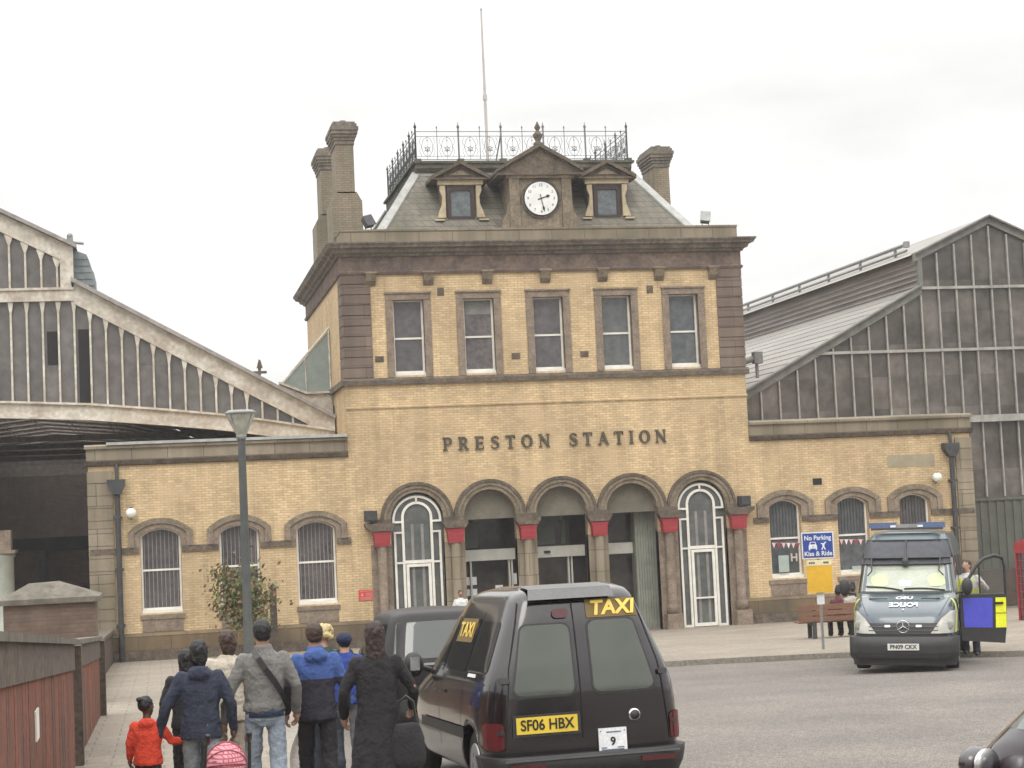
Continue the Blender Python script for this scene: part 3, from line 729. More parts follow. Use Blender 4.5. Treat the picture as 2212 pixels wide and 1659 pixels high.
# ---- mansard roof
roofz0 = 13.2
yfB, yfT = 56.5, 58.45; yb0, ybT = 68.4, 65.75; pxL, pxR = 8.95, 16.47; bxL, bxR = 7.25, 18.2
zt = 15.72
mb = MB()
A = [(bxL, yfB, roofz0), (bxR, yfB, roofz0), (bxR, yb0, roofz0), (bxL, yb0, roofz0)]; B = [(pxL, yfT, zt), (pxR, yfT, zt), (pxR, ybT, zt), (pxL, ybT, zt)]
mb.add(A + B, [(0, 1, 5, 4), (1, 2, 6, 5), (2, 3, 7, 6), (3, 0, 4, 7), (4, 5, 6, 7)])
mb.add([(BX0 + .3, YF + .3, 13.0), (BX1 - .3, YF + .3, 13.0), (BX1 - .3, 68.5, 13.0), (BX0 + .3, 68.5, 13.0)], [(0, 1, 2, 3)])
SP('mansard_roof', mb, M['slate'])
mb = MB()
for a, b in zip(A, B):
    sx = -1 if a[0] < XC else 1
    a = Vector(a); b = Vector(b); w_ = .2
    n1 = Vector((sx * .35, 0, 0)); off = Vector((sx * .03, -.05 if a.y < 60 else .05, .04))
    q = [a + off + Vector((-sx * w_, 0, 0)), a + off + Vector((sx * .08, 0, 0)), b + off + Vector((sx * .08, 0, 0)), b + off + Vector((-sx * w_, 0, 0))]
    mb.add(q + [p - Vector((0, 0, .08)) for p in q], [(0, 1, 2, 3), (7, 6, 5, 4), (0, 4, 5, 1), (1, 5, 6, 2), (2, 6, 7, 3), (3, 7, 4, 0)])
    SP('hip_flashing', mb, M['lead']); mb = MB()
mb.box(pxL, pxR, yfT - .09, yfT + .1, zt - .10, zt + .08)
SP('hip_flashing', mb, M['lead'])
mb = MB(); mb.prism([(yfT - .12, zt), (yfT - .22, zt + .14), (yfT - .2, zt + .4), (ybT + .2, zt + .4), (ybT + .22, zt + .14), (ybT + .12, zt)], 'x', pxL - .02, pxR + .02)
mb.box(pxL - .12, pxR + .12, yfT - .26, ybT + .26, zt + .3, zt + .38)
for k in range(6): mb.box(pxL - .02 + 1.475 * k, pxL + .2 + 1.475 * k, yfT - .2, yfT + .05, zt + .4, zt + .47)
SP('roof_kerb', mb, mat('mossy_stone', (.12, .115, .085), .95, (.06, .06, .045), 2.2, bump=.6, fine=.3, fs=12))
# cresting
def cresting_panel(mb, P0, P1, z0):
    P0 = Vector(P0); P1 = Vector(P1); d = (P1 - P0); L = d.length; d.normalize(); n = 5; up = Vector((0, 0, 1))
    W = lambda u, v: P0 + d * u + up * v
    mb.tube([W(0, z0 + .06), W(L, z0 + .06)], .015, 5); mb.tube([W(0, z0 + .86), W(L, z0 + .86)], .012, 5); mb.tube([W(0, z0 + 1.02), W(L, z0 + 1.02)], .014, 5); mb.tube([W(0, z0 + .17), W(L, z0 + .17)], .009, 5)
    bay = L / n
    for i in range(n + 1):
        u = i * bay
        mb.tube([W(u, z0 - .1), W(u, z0 + 1.14)], .03, 6); mb.lathe([(.01, 0), (.045, .04), (.05, .08), (.025, .12), (.01, .2), (.003, .24)], W(u, z0 + 1.12), 6)
        if i == n: break
        um = u + bay / 2
        mb.tube([W(um, z0 + .06), W(um, z0 + 1.14)], .013, 5); mb.lathe([(.01, 0), (.03, .03), (.008, .1)], W(um, z0 + 1.12), 6)
        for c in (u + bay * .27, u + bay * .73):
            mb.tube([W(c + .19 * math.cos(rad(a)), z0 + .5 + .33 * math.sin(rad(a))) for a in range(0, 360, 30)], .009, 4, closed=True)
            mb.tube([W(c, z0 + .06), W(c, z0 + .86)], .008, 4)
            mb.tube([W(c + .08 * math.cos(rad(a)), z0 + .42 + .08 * math.sin(rad(a))) for a in range(0, 360, 45)], .012, 4, closed=True)
            mb.ball(W(c, z0 + .36), .035, 6, 4); mb.ball(W(c, z0 + .72), .025, 6, 4)
            for s in (-1, 1):
                mb.tube([W(c, z0 + .42), W(c + s * .13, z0 + .50)], .010, 4); mb.tube([W(c, z0 + .42), W(c + s * .12, z0 + .33)], .010, 4)
                mb.tube([W(c + s * .19, z0 + .5), W(c + s * .27, z0 + .66), W(c + s * .22, z0 + .82)], .008, 4)
                mb.tube([W(c + s * .19, z0 + .5), W(c + s * .27, z0 + .34), W(c + s * .2, z0 + .18)], .008, 4)
zc = zt + .42
cor = [(pxL + .05, yfT), (pxR - .05, yfT), (pxR - .05, ybT), (pxL + .05, ybT)]
for i in range(4):
    mb = MB(); a, b = cor[i], cor[(i + 1) % 4]
    cresting_panel(mb, (a[0], a[1], 0), (b[0], b[1], 0), zc)
    if i == 0: mb.tube([(cor[0][0] + 2.9, yfT + .9, zc), (cor[0][0] + 2.97, yfT, zc + .95)], .025, 5)
    SP('roof_cresting', mb, M['iron'] if i in (1, 3) else M['iron_pale'])
mb = MB(); mb.tube([(12.17, 62, 15.9), (12.17, 62, 19.5), (12.17, 62, 22.45)], [.06, .05, .03], 8); mb.ball((12.17, 62, 22.47), .05); mb.box(12.1, 12.24, 61.93, 62.07, 19.1, 19.3)
SP('flagpole', mb, mat('grey_pole_paint', (.50, .46, .44), .6))
# dormers
def dormer(x, y):
    mb = MB()
    mb.box(x - .66, x - .46, y + .10, y + 2.0, 13.85, 15.25, 1); mb.box(x + .46, x + .66, y + .10, y + 2.0, 13.85, 15.25, 1)
    mb.box(x - .62, x + .62, y + .02, y + .25, 15.0, 15.2, 1); mb.box(x - .62, x + .62, y + .02, y + .3, 13.7, 13.88, 1)
    for s in (-1, 1):   # console scrolls
        prof = [(.52, 13.95), (.80, 13.95), (.74, 14.15), (.64, 14.4), (.62, 14.65), (.70, 14.85), (.70, 15.02), (.52, 15.02)]
        mb.prism([(x + s * p, q) for p, q in prof], 'y', y - .02, y + .12, 0)
        mb.box(x + s * .74 - .16, x + s * .74 + .16, y - .1, y + .1, 13.84, 13.90, 0)
    mb.box(x - .76, x + .76, y - .04, y + .15, 15.05, 15.20, 0)
    d = SP('dormer', mb, [M['cream_stone'], M['stone_dark']])
    mb = MB()
    mb.prism([(x - .95, 15.22), (x + .95, 15.22), (x + .95, 15.32), (x + .10, 15.74), (x - .10, 15.74), (x - .95, 15.32)], 'y', y - .03, y + 1.9, 0)
    for s in (-1, 1): mb.prism([(x + s * 1.0, 15.20), (x + s * 1.0, 15.33), (x, 15.84), (x, 15.72)], 'y', y - .20, y + 1.9, 0)
    mb.box(x - .98, x + .98, y - .15, y + .4, 15.20, 15.27, 0)
    mb.prism([(x - .38, 15.36), (x + .38, 15.36), (x, 15.55)], 'y', y - .06, y - .03, 1)
    sub('pediment', mb, [M['stone_dark'], M['stone_mid']], d)
    mb = MB(); mb.box(x - .46, x - .33, y + .03, y + .12, 13.9, 15.0); mb.box(x + .33, x + .46, y + .03, y + .12, 13.9, 15.0); mb.box(x - .33, x + .33, y + .03, y + .12, 14.86, 15.0); mb.box(x - .33, x + .33, y + .03, y + .12, 13.9, 14.0)
    wd = sub('dormer_frame', mb, mat('dark_timber', (.045, .03, .028), .7), d)
    mb = MB(); mb.box(x - .34, x + .34, y + .08, y + .09, 13.95, 14.9); sub('dormer_pane', mb, M['pane_blue'], d)
    mb = MB(); mb.box(x - .98, x - .6, y - .02, y + .16, 15.24 - .14, 15.22)
M['cream_stone'] = mat('cream_stone', (.50, .42, .28), .8, (.36, .29, .19), 3)
M['pane_blue'] = mat('skyward_pane', (.14, .16, .165), .15, (.10, .11, .12), 3, fine=.2, fs=8)
dormer(10.22, 57.0); dormer(15.24, 57.0)
# clock bay
cx = 12.76; cy = 56.25
mb = MB()
mb.box(cx - 1.05, cx + 1.05, cy, cy + 2.2, 13.2, 15.25)
mb.box(cx - 1.05, cx - .72, cy - .08, cy, 13.3, 15.1); mb.box(cx + .72, cx + 1.05, cy - .08, cy, 13.3, 15.1)
mb.box(cx - 1.15, cx + 1.15, cy - .12, cy + .2, 15.1, 15.22)
mb.prism([(cx - 1.05, 13.4), (cx - 1.35, 13.4), (cx - 1.30, 13.7), (cx - 1.12, 14.0), (cx - 1.05, 14.5)], 'y', cy, cy + .3); mb.prism([(cx + 1.05, 13.4), (cx + 1.35, 13.4), (cx + 1.30, 13.7), (cx + 1.12, 14.0), (cx + 1.05, 14.5)], 'y', cy, cy + .3)
bay = SP('clock_bay', mb, M['stone_mid'])
mb = MB()
mb.prism([(cx - 1.42, 15.22), (cx + 1.42, 15.22), (cx + 1.42, 15.34), (cx + 1.0, 15.56), (cx + 1.0, 15.62), (cx, 16.16), (cx - 1.0, 15.62), (cx - 1.0, 15.56), (cx - 1.42, 15.34)], 'y', cy - .10, cy + 2.4)
for s in (-1, 1): mb.prism([(cx + s * 1.0, 15.58), (cx + s * 1.0, 15.70), (cx, 16.26), (cx, 16.12)], 'y', cy - .24, cy + 2.4); mb.prism([(cx + s * 1.45, 15.30), (cx + s * 1.45, 15.40), (cx + s * .98, 15.72), (cx + s * .98, 15.58)], 'y', cy - .22, cy + 2.4)
mb.box(cx - 1.44, cx + 1.44, cy - .20, cy + .3, 15.19, 15.27)
sub('clock_pediment', mb, M['stone_dark'], bay)
mb = MB(); mb.lathe([(.16, 0), (.16, .08), (.08, .14), (.14, .26), (.17, .36), (.08, .46), (.05, .5), (.11, .6), (.05, .72), (.02, .8)], (cx, cy, 16.2), 10); sub('finial', mb, M['stone_dark'], bay)
mb = MB(); zc_ = 14.42
def disc(mb, x, z, r, y0, y1, n=40, m=0): mb.prism([(x + r * math.cos(2 * math.pi * k / n), z + r * math.sin(2 * math.pi * k / n)) for k in range(n)], 'y', y0, y1, m)
mb.v = []; disc(mb, cx, zc_, .66, cy - .05, cy, m=1); disc(mb, cx, zc_, .595, cy - .075, cy - .05, m=2); disc(mb, cx, zc_, .555, cy - .085, cy - .075)
clock = SP('clock', mb, [mat('clock_face', (.80, .80, .78), .4, fine=.03), M['stone_dark'], M['black']])
for h in range(12):
    a = rad(90 - 30 * (h if h else 12))
    text('numeral', str(h if h else 12), M['black'], clock, (cx + .44 * math.cos(a), cy - .088, zc_ + .44 * math.sin(a)), .13, .004)
def hand(name, ang, L, back, w_, yy):
    a = rad(90 - ang); d = Vector((math.cos(a), 0, math.sin(a))); n_ = Vector((-d.z, 0, d.x)); c = Vector((cx, 0, zc_)); mb = MB()
    pts = [c - d * back - n_ * w_ * .5, c - d * back + n_ * w_ * .5, c + d * L * .55 + n_ * w_ * .5, c + d * L * .72 + n_ * w_ * 1.6, c + d * L, c + d * L * .72 - n_ * w_ * 1.6, c + d * L * .55 - n_ * w_ * .5]
    mb.prism([(p.x, p.z) for p in pts], 'y', yy - .006, yy); sub(name, mb, M['black'], clock)
hand('hour_hand', 72, .32, .12, .035, cy - .094); hand('minute_hand', 168, .46, .14, .025, cy - .102)
# chimneys
def chimney(x, y, lift=0):
    mb = MB(); L = 1.5; m = 0
    mb.box(x - .50, x + .50, y - .1, y + L + .1, 12.9, 14.55)
    mb.prism([(x - .50, 14.55), (x + .50, 14.55), (x + .34, 14.85), (x - .34, 14.85)], 'y', y - .0, y + L)
    mb.box(x - .29, x + .29, y, y + L, 14.8, 16.5)
    for k, (e, z0, z1) in enumerate(((.03, 16.42, 16.56), (.06, 16.56, 16.66), (.10, 16.66, 16.76), (.14, 16.76, 16.88), (.17, 16.88, 17.0), (.12, 17.0, 17.1), (.07, 17.1, 17.17))):
        mb.box(x - .29 - e, x + .29 + e, y - e, y + L + e, z0, z1, 1)
    for q in range(3): mb.lathe([(.1, 0), (.11, .1)], (x, y + .3 + q * .45, 17.17), 8, 1)
    SP('chimney', mb, [M['chim'], M['cornice']])
M['chim'] = brick_mat('chimney_brick', (.30, .24, .16), (.24, .19, .13), (.16, .14, .11), dirt=(.11, .11, .08), dirt_amt=.7)
chimney(6.42, 57.0); chimney(6.30, 61.2); chimney(18.42, 61.1)
for x, yy, rz in ((6.97, 56.0, 25), (18.32, 56.0, -12)):
    dark = x < 10
    f = empty('floodlight', (x, yy, 13.39), (0, 0, rad(rz)), '%s floodlight tilted on top of the parapet at its %s end' % ('dark' if dark else 'pale grey', 'left' if dark else 'right'), 'floodlight', 'floodlights on the parapet')
    mb = MB(); mb.box(-.15, .15, -.10, .10, -.17, .17); mb.box(-.17, .17, -.13, -.10, -.19, .19)
    mb.build('lamp_housing', M['iron'] if dark else M['galv'], f, (0, 0, .28), (rad(-25), rad(-15 if dark else 8), 0))
    mb = MB(); mb.box(-.12, -.1, -.02, .02, 0, .3); mb.box(.1, .12, -.02, .02, 0, .3); mb.box(-.12, .12, -.04, .04, 0, .02); mb.build('bracket', M['iron'], f)
# wall lamps
for x, z in ((-.76, 4.66), (25.86, 4.67)):
    f = empty('wall_lamp', (x, YF, z), label='round white globe lamp on the brick wall above the %s' % ('leftmost arched window' if x < 0 else 'rightmost arched window'), cat='lamp', group='globe lamps on the wings')
    mb = MB(); mb.lathe([(.04, -.17), (.13, -.13), (.17, -.03), (.15, .07), (.07, .13), (.04, .15)], (0, -.22, 0), 12); mb.build('globe', M['lampglass'], f)
    mb = MB(); mb.tube([(0, -.22, -.14), (0, -.1, -.2), (0, 0, -.1)], .02, 6); mb.box(-.06, .06, -.03, 0, -.16, 0); mb.build('bracket', M['iron'], f); MB().lathe([(.05, 0), (.06, .03)], (0, -.22, .14), 10).build('cap', M['iron'], f)
f = empty('warning_sign', (6.42, YF - .015, 1.74), label='red rectangular warning sign with white triangle and lines of text left of the entrance', cat='sign')
mb = MB(); mb.box(-.25, .25, -.01, .01, -.17, .17); mb.build('sign_board', M['red_sign'], f)
mb = MB(); mb.prism([(-.19, -.02), (-.09, -.02), (-.14, .08)], 'y', -.014, -.01)
for z, a, b in ((.13, -.2, .2), (.06, -.03, .2), (.02, -.03, .18), (-.03, -.03, .2), (-.07, -.2, .2), (-.11, -.2, .15), (-.145, -.2, .2)): mb.box(a, b, -.013, -.01, z - .008, z + .008)
mb.build('sign_lettering', mat('faded_white', (.62, .3, .28), .6), f)
# bunting and papers in the right-wing windows
f = empty('bunting', (20.46, YF + .14, 2.72), label='string of small pink and red flags across the right wing windows', cat='bunting')
mb = MB(); cols = []
pts = [(19.95 + .17 * k, 2.73 - .05 * math.sin(math.pi * ((k * .17) % 2.4) / 2.4)) for k in range(20)]
mb.tube([(a - 20.46, -.14, b - 2.72) for a, b in pts], .006, 4, m=0)
for k, (a, b) in enumerate(pts[:-1]):
    if not (19.9 < a < 20.9 or 22.3 < a < 23.3): continue
    mb.prism([(a - 20.46, b - 2.72), (a + .13 - 20.46, b - 2.72), (a + .065 - 20.46, b - 2.90)], 'y', -.145, -.14, (1, 2, 1, 3)[k % 4])
mb.build('pennants', [M['white'], mat('pink_cloth', (.75, .45, .45), .8), mat('red_cloth', (.35, .04, .06), .8), mat('white_cloth', (.8, .72, .7), .8)], f)
for x, z, w_, h_ in ((20.35, 2.02, .36, .55), (22.9, 1.76, .3, .12)):
    tag(MB().box(x - w_ / 2, x + w_ / 2, YF + .06, YF + .07, z - h_ / 2, z + h_ / 2).build('paper_notice', mat('pale_notice', (.36, .42, .38), .6)), 'pale notice stuck inside the lower pane of the %s right wing window' % ('first' if x < 21 else 'second'), 'notice')
f = empty('window_sticker', (20.72, YF + .06, 2.2), label='letter H sticker in the first right wing window', cat='sticker'); text('sticker_lettering', 'H', mat('pale_sticker', (.5, .42, .38), .6), f, (0, 0, 0), .36, .006, bold=.01)
# ================================================================== TRAIN SHEDS
def group_root(name, loc, label, cat):
    return empty(name, loc, label=label, cat=cat)
def wpart(name, mb, m_, root):
    o = mb.build(name, m_); o.parent = root; o.matrix_parent_inverse = Matrix.Translation(-root.location); return o
M['glaze'] = pane_mat('old_shed_glazing', (.145, .133, .125), (.115, .105, .098), .5, .06, 2.3, .22, .16)
M['glaze_r'] = pane_mat('dirty_shed_glazing', (.135, .118, .104), (.065, .056, .048), .6955, 21.0 - .6955 * 40, 1.15, .25, .28)
M['bar_grey'] = mat('glazing_bar_paint', (.36, .35, .32), .6, (.24, .23, .21), 3)
M['shed_roof'] = mat('roof_glazing_sheets', (.27, .25, .225), .6, (.20, .185, .17), 1.2, fine=.1, stretch=(1, .08, 1))
M['shed_dark'] = mat('shed_boarding', (.05, .042, .04), .9, (.03, .026, .025), 2)
M['louvre'] = mat('louvre_boards', (.24, .21, .195), .8, (.16, .14, .13), 3, stretch=(1, .1, 1))
M['louvre_blue'] = mat('lead_clad_louvres', (.22, .25, .255), .7, (.14, .165, .17), 3, stretch=(1, .15, 1))
YG = 59.0; YB = 112.0
# ---- left shed
ls = group_root('train_shed', (-5, YG, 0), 'cream painted train shed with arched bottom chord and dark glazed gable left of the tower', 'train shed')
def chordz(x):   # top of the arched bottom chord
    pts = [(-17.0, 7.1), (-13, 7.95), (-9, 8.36), (-4.84, 8.40), (-1.99, 8.23), (.29, 7.99), (2.39, 7.73), (3.98, 7.46), (5.93, 7.10)]
    for (a, za), (b, zb) in zip(pts[:-1], pts[1:]):
        if a <= x <= b: return za + (zb - za) * (x - a) / (b - a)
    return 7.1
def raft(x):     # underside line of the rafter
    if x > -2.42: return 11.60 + (x + 2.42) * (7.16 - 11.60) / (5.45 + 2.42)
    if x > -5.5: return 13.05 + (-2.84 - x) * .505
    return raft(-11 - x)
mb = MB(); xs = [-17.0 + .5 * k for k in range(46)] + [5.93]
for a, b in zip(xs[:-1], xs[1:]):
    mb.prism([(a, chordz(a)), (b, chordz(b)), (b, chordz(b) - .42), (a, chordz(a) - .42)], 'y', YG - .12, YG + .12)
    mb.prism([(a, chordz(a)), (b, chordz(b)), (b, chordz(b) + .07), (a, chordz(a) + .07)], 'y', YG - .22, YG + .12)
    mb.prism([(a, chordz(a) - .42), (b, chordz(b) - .42), (b, chordz(b) - .49), (a, chordz(a) - .49)], 'y', YG - .22, YG + .12)
wpart('bottom_chord', mb, M['cream'], ls)
mb = MB()
def strip(pa, pb, w_, y0, y1, m=0): mb.prism([pa, pb, (pb[0], pb[1] - w_), (pa[0], pa[1] - w_)], 'y', y0, y1, m)
# rafters: lower slope, lantern slope, mirrored about x = -5.5
for s in (1, -1):
    X = (lambda x: x) if s == 1 else (lambda x: -11 - x)
    a = [(X(-2.50), 12.30), (X(5.95), 7.52), (X(5.95), 6.95), (X(5.45), 7.14), (X(-2.42), 11.58)]
    mb.prism(a, 'y', YG - .10, YG + .14)
    mb.prism([(X(-2.50), 12.30), (X(5.95), 7.52), (X(5.95), 7.64), (X(-2.50), 12.45)], 'y', YG - .34, YG + .16, 1)
    mb.prism([(X(-2.42), 13.45), (X(-5.5), 15.0), (X(-5.5), 14.40), (X(-2.84), 13.05), (X(-2.84), 12.1), (X(-2.42), 12.1)], 'y', YG - .10, YG + .14)
    mb.prism([(X(-2.30), 13.40), (X(-5.5), 15.02), (X(-5.5), 15.16), (X(-2.30), 13.52)], 'y', YG - .34, YG + .16, 1)
mb.box(-8.6, -2.42, YG - .12, YG + .12, 11.68, 12.10); mb.box(-8.6, -2.42, YG - .18, YG + .12, 12.04, 12.12)
wpart('gable_rafter', mb, [M['cream'], mat('rafter_lead', (.36, .33, .31), .7, (.22, .2, .19), 3)], ls)
mb = MB()
for k in range(36):
    x = 5.06 - .5 * k
    if x < -16: break
    zt_ = 11.68 if -8.6 < x < -2.42 else raft(x)
    zb_ = chordz(x)
    if zt_ - zb_ < .1: continue
    mb.box(x - .032, x + .032, YG - .06, YG + .05, zb_, zt_)
    if zt_ - zb_ > .8: mb.prism([(x - .035, zt_ - .36), (x - .07, zt_ - .12), (x - .10, zt_ + .10), (x + .10, zt_ - .06 if x > -2.5 else zt_ + .1), (x + .07, zt_ - .16), (x + .035, zt_ - .36)], 'y', YG - .07, YG + .05)
    if -8.1 < x < -2.9:
        zt2 = raft(x); mb.box(x - .032, x + .032, YG - .06, YG + .05, 12.1, zt2 + .05)
        mb.prism([(x - .035, zt2 - .3), (x - .13, zt2 - .02), (x - .13, zt2 + .1), (x + .13, zt2 - .0), (x + .10, zt2 - .12), (x + .035, zt2 - .3)], 'y', YG - .07, YG + .05)
wpart('glazing_bar', mb, M['cream'], ls)
mb = MB()
mb.prism([(-16.9, 7.1), (-13, 7.8), (-9, 8.2), (-4.84, 8.2), (-2, 8.1), (.3, 7.9), (2.4, 7.6), (5.4, 7.15), (-2.42, 11.6), (-2.42, 12.0), (-8.6, 12.0), (-8.6, 11.6)], 'y', YG + .06, YG + .075)
mb.prism([(-2.84, 12.1), (-2.84, 13.05), (-5.5, 14.4), (-8.16, 13.05), (-8.16, 12.1)], 'y', YG + .06, YG + .075)
wpart('glazing', mb, M['glaze'], ls)
mb = MB(); mb.box(-2.33, -1.90, YG + .045, YG + .058, 8.25, 10.75); mb.box(-3.32, -2.90, YG + .045, YG + .058, 9.6, 10.7)
wpart('missing_pane', mb, M['dark'], ls)
mb = MB()
for s in (1, -1):
    X = (lambda x: x) if s == 1 else (lambda x: -11 - x)
    mb.add([(X(-2.5), YG + .1, 12.36), (X(5.95), YG + .1, 7.55), (X(5.95), YB, 7.55), (X(-2.5), YB, 12.36)], [(0, 1, 2, 3)])
    mb.add([(X(-2.3), YG + .1, 13.44), (X(-5.5), YG + .1, 15.06), (X(-5.5), 81, 15.06), (X(-2.3), 81, 13.44)], [(0, 1, 2, 3)])
wpart('roof_slope', mb, M['shed_roof'], ls)
mb = MB()
mb.prism([(-2.42, 12.2), (-2.42, 13.4), (-8.58, 13.4), (-8.58, 12.2)], 'y', YG + .16, 81)
mb.prism([(-2.42, 12.1), (-2.42, 13.42), (-2.0, 13.26), (-1.93, 13.08), (-1.82, 12.72), (-1.78, 12.66), (-1.78, 12.5), (-1.72, 12.0)], 'y', YG + .3, 62)
for k in range(5): mb.box(-2.40, -1.98 + .05 * k, YG + .27, YG + .3, 13.1 - k * .22, 13.13 - k * .22)
wpart('lantern_side', mb, M['louvre_blue'], ls)
mb = MB(); mb.box(-2.62, -2.42, YG + .3, YG + .55, 13.45, 13.85); mb.tube([(-2.6, YG + .4, 13.70), (-2.08, YG + .4, 13.64)], .05, 6); mb.ball((-2.52, YG + .4, 13.9), .1, 8, 6)
wpart('roof_vent', mb, M['galv'], ls)
mb = MB(); mb.tube([(3.5, YG, 9.0), (3.52, YG, 9.35)], .05, 6); mb.box(3.3, 3.75, YG - .05, YG + .05, 9.12, 9.2); mb.prism([(3.42, 9.3), (3.62, 9.3), (3.56, 9.55), (3.5, 9.6)], 'y', YG - .05, YG + .05)
wpart('roof_ornament', mb, M['stone_dark'], ls)
# glazed screen where the shed meets the tower
mb = MB(); ys = 60.0
mb.prism([(4.25, 8.72), (5.98, 10.62), (5.98, 8.50), (5.2, 8.45)], 'y', ys, ys + .02, 1)
for pa, pb in (((4.2, 8.72), (5.98, 10.70)), ((5.96, 10.6), (5.97, 8.1)), ((5.12, 9.66), (5.14, 8.5))):
    mb.tube([(pa[0], ys - .02, pa[1]), (pb[0], ys - .02, pb[1])], .04 if pa[0] != 5.12 else .02, 5)
mb.prism([(4.2, 8.78), (5.1, 8.40), (5.98, 8.40), (5.98, 7.9), (5.98, 7.55), (4.3, 8.50)], 'y', ys - .35, ys - .05)
mb.prism([(4.2, 8.80), (5.1, 8.42), (5.98, 8.44), (5.98, 8.50), (5.1, 8.50), (4.2, 8.88)], 'y', ys - .45, ys - .04)
wpart('side_skylight', mb, [M['cream'], mat('green_tinted_glazing', (.26, .30, .28), .3, (.2, .24, .225), 3)], ls)
# inside of the left shed
mb = MB()
for k in range(9):
    y = YG + 6 + k * 6
    for s in (1, -1):
        X = (lambda x: x) if s == 1 else (lambda x: -11 - x)
        mb.prism([(X(-5.5), 14.4), (X(5.9), 7.4), (X(5.9), 7.15), (X(-5.5), 14.1)], 'y', y, y + .15)
    mb.box(-16.5, 5.5, y, y + .12, 7.4, 7.6)
for k in range(12):
    x = 5.2 - k * .9; mb.box(x, x + .1, YG + .3, YB, 7.4 + (5.9 - x) * .6 - .12, 7.4 + (5.9 - x) * .6)
for k in range(14):
    y = YG + 4 + 3.6 * k
    mb.tube([(5.4, y, 7.5), (-1.5, y, 9.2), (-5.5, y, 9.6), (-9.5, y, 9.2), (-16.4, y, 7.5)], .07, 5)
    for x in (-9, -7, -5.5, -4, -2, 0.5, 3): mb.tube([(x, y, 9.3 - abs(x + 5.5) * .12), (x + (1 if x > -5.5 else -1), y, 11.2 - abs(x + 5.5) * .45)], .04, 4)
wpart('roof_truss', mb, mat('sooty_iron', (.16, .13, .105), .8, (.09, .075, .062), 4), ls)
mb = MB()
mb.add([(-17, YB, 0), (5.9, YB, 0), (5.9, YB, 7.4), (-2.5, YB, 12.2), (-8.5, YB, 12.2), (-17, YB, 7.4)], [(0, 1, 2, 3, 4, 5)])
mb.add([(5.99, 59.3, 0), (5.99, YB, 0), (5.99, YB, 8), (5.99, 59.3, 8)], [(0, 1, 2, 3)])
mb.add([(-17, 59.3, 0), (-17, YB, 0), (-17, YB, 8), (-17, 59.3, 8)], [(0, 1, 2, 3)])
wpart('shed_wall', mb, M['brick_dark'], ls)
# boundary wall, beam and posts seen beneath the roof
bw = empty('platform_wall', (-6, 72, 0), label='dim brick platform wall with dark iron posts and beam under the left train shed', cat='wall')
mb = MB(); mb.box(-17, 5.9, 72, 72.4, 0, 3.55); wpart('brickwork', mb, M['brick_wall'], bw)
mb = MB(); mb.box(-17, 5.9, 71.5, 71.75, 3.45, 3.85); mb.box(-17, 5.9, 71.4, 71.8, 3.85, 3.95); mb.box(-17, 5.9, 71.5, 71.8, 1.75, 2.0); wpart('beam', mb, M['shed_dark'], bw)
for x in (-15, -11.6, -8.2, -4.45, -1.9, .6, 3): wpart('iron_post', MB().box(x - .14, x + .14, 71.45, 71.7, 0, 3.45), M['iron'], bw)
# cream cast iron column under the end of the chord
c = empty('shed_column', (-4.92, 58.6, 0), label='pale cream iron column with square capital at the left edge under the shed', cat='column')
mb = MB(); mb.lathe([(.50, 0), (.50, .4), (.42, .55), (.42, 3.4), (.46, 3.45), (.46, 3.55)], (0, 0, 0), 18); mb.build('shaft', mat('column_paint', (.50, .52, .46), .6, (.38, .40, .35), 2), c)
mb = MB(); mb.box(-.5, .5, -.5, .5, 3.56, 3.66); mb.box(-.36, .36, -.36, .36, 3.66, 4.3); mb.build('capital', M['stone_trim'], c)
# ---- right shed
rs = group_root('train_shed', (30, YG, 0), 'grey glazed train shed gable with pale sloping roof right of the tower', 'train shed')
RX = 30.04
def rz(x):
    x = x if x <= RX else 2 * RX - x
    if x < 27.28: return 7.62 + (x - 19.9) * (11.53 - 7.62) / (27.28 - 19.9)
    return 12.72 + (x - 27.28) * (14.0 - 12.72) / (RX - 27.28)
RE = 2 * RX - 19.9
prof_o = [(19.42, 7.36), (27.28, 11.53), (27.28, 12.78), (RX, 14.05), (2 * RX - 27.28, 12.78), (2 * RX - 27.28, 11.53), (RE + .5, 7.36)]
mb = MB()
for a, b, th in (((19.42, 7.45), (27.28, 11.6), .30), ((27.1, 12.74), (RX, 14.08), .26), ((RX, 14.08), (2 * RX - 27.1, 12.74), .26), ((2 * RX - 27.28, 11.6), (RE + .5, 7.45), .30)):
    strip_ = [a, b, (b[0], b[1] - th), (a[0], a[1] - th)]; mb.prism(strip_, 'y', YG - .10, YG + .14)
    mb.prism([(a[0], a[1] + .0), (b[0], b[1]), (b[0], b[1] + .06), (a[0], a[1] + .06)], 'y', YG - .25, YG + .2)
mb.box(27.2, 27.36, YG - .08, YG + .1, 11.5, 12.8); mb.box(2 * RX - 27.36, 2 * RX - 27.2, YG - .08, YG + .1, 11.5, 12.8)
wpart('gable_rafter', mb, mat('grey_rafter_paint', (.20, .20, .185), .7, (.13, .125, .115), 3), rs)
mb = MB()
mb.box(27.3, 2 * RX - 27.3, YG - .09, YG + .05, 11.46, 11.56); mb.box(23.0, 2 * RX - 23.0, YG - .09, YG + .05, 9.20, 9.30)
mb.box(19.6, 28.4, YG - .22, YG + .1, 6.78, 6.95); mb.box(28.4, 41, YG - .22, YG + .1, 6.60, 6.85)
wpart('glazing_rail', mb, M['bar_grey'], rs)
mb = MB()
k = 0; x = 21.0
while x < 40:
    if rz(x) - .3 > 6.9: mb.box(x - .028, x + .028, YG - .06, YG + .04, 6.9 if x < 28.4 else 3.9, rz(x) - .25)
    x += .6955
wpart('glazing_bar', mb, M['bar_grey'], rs)
mb = MB()
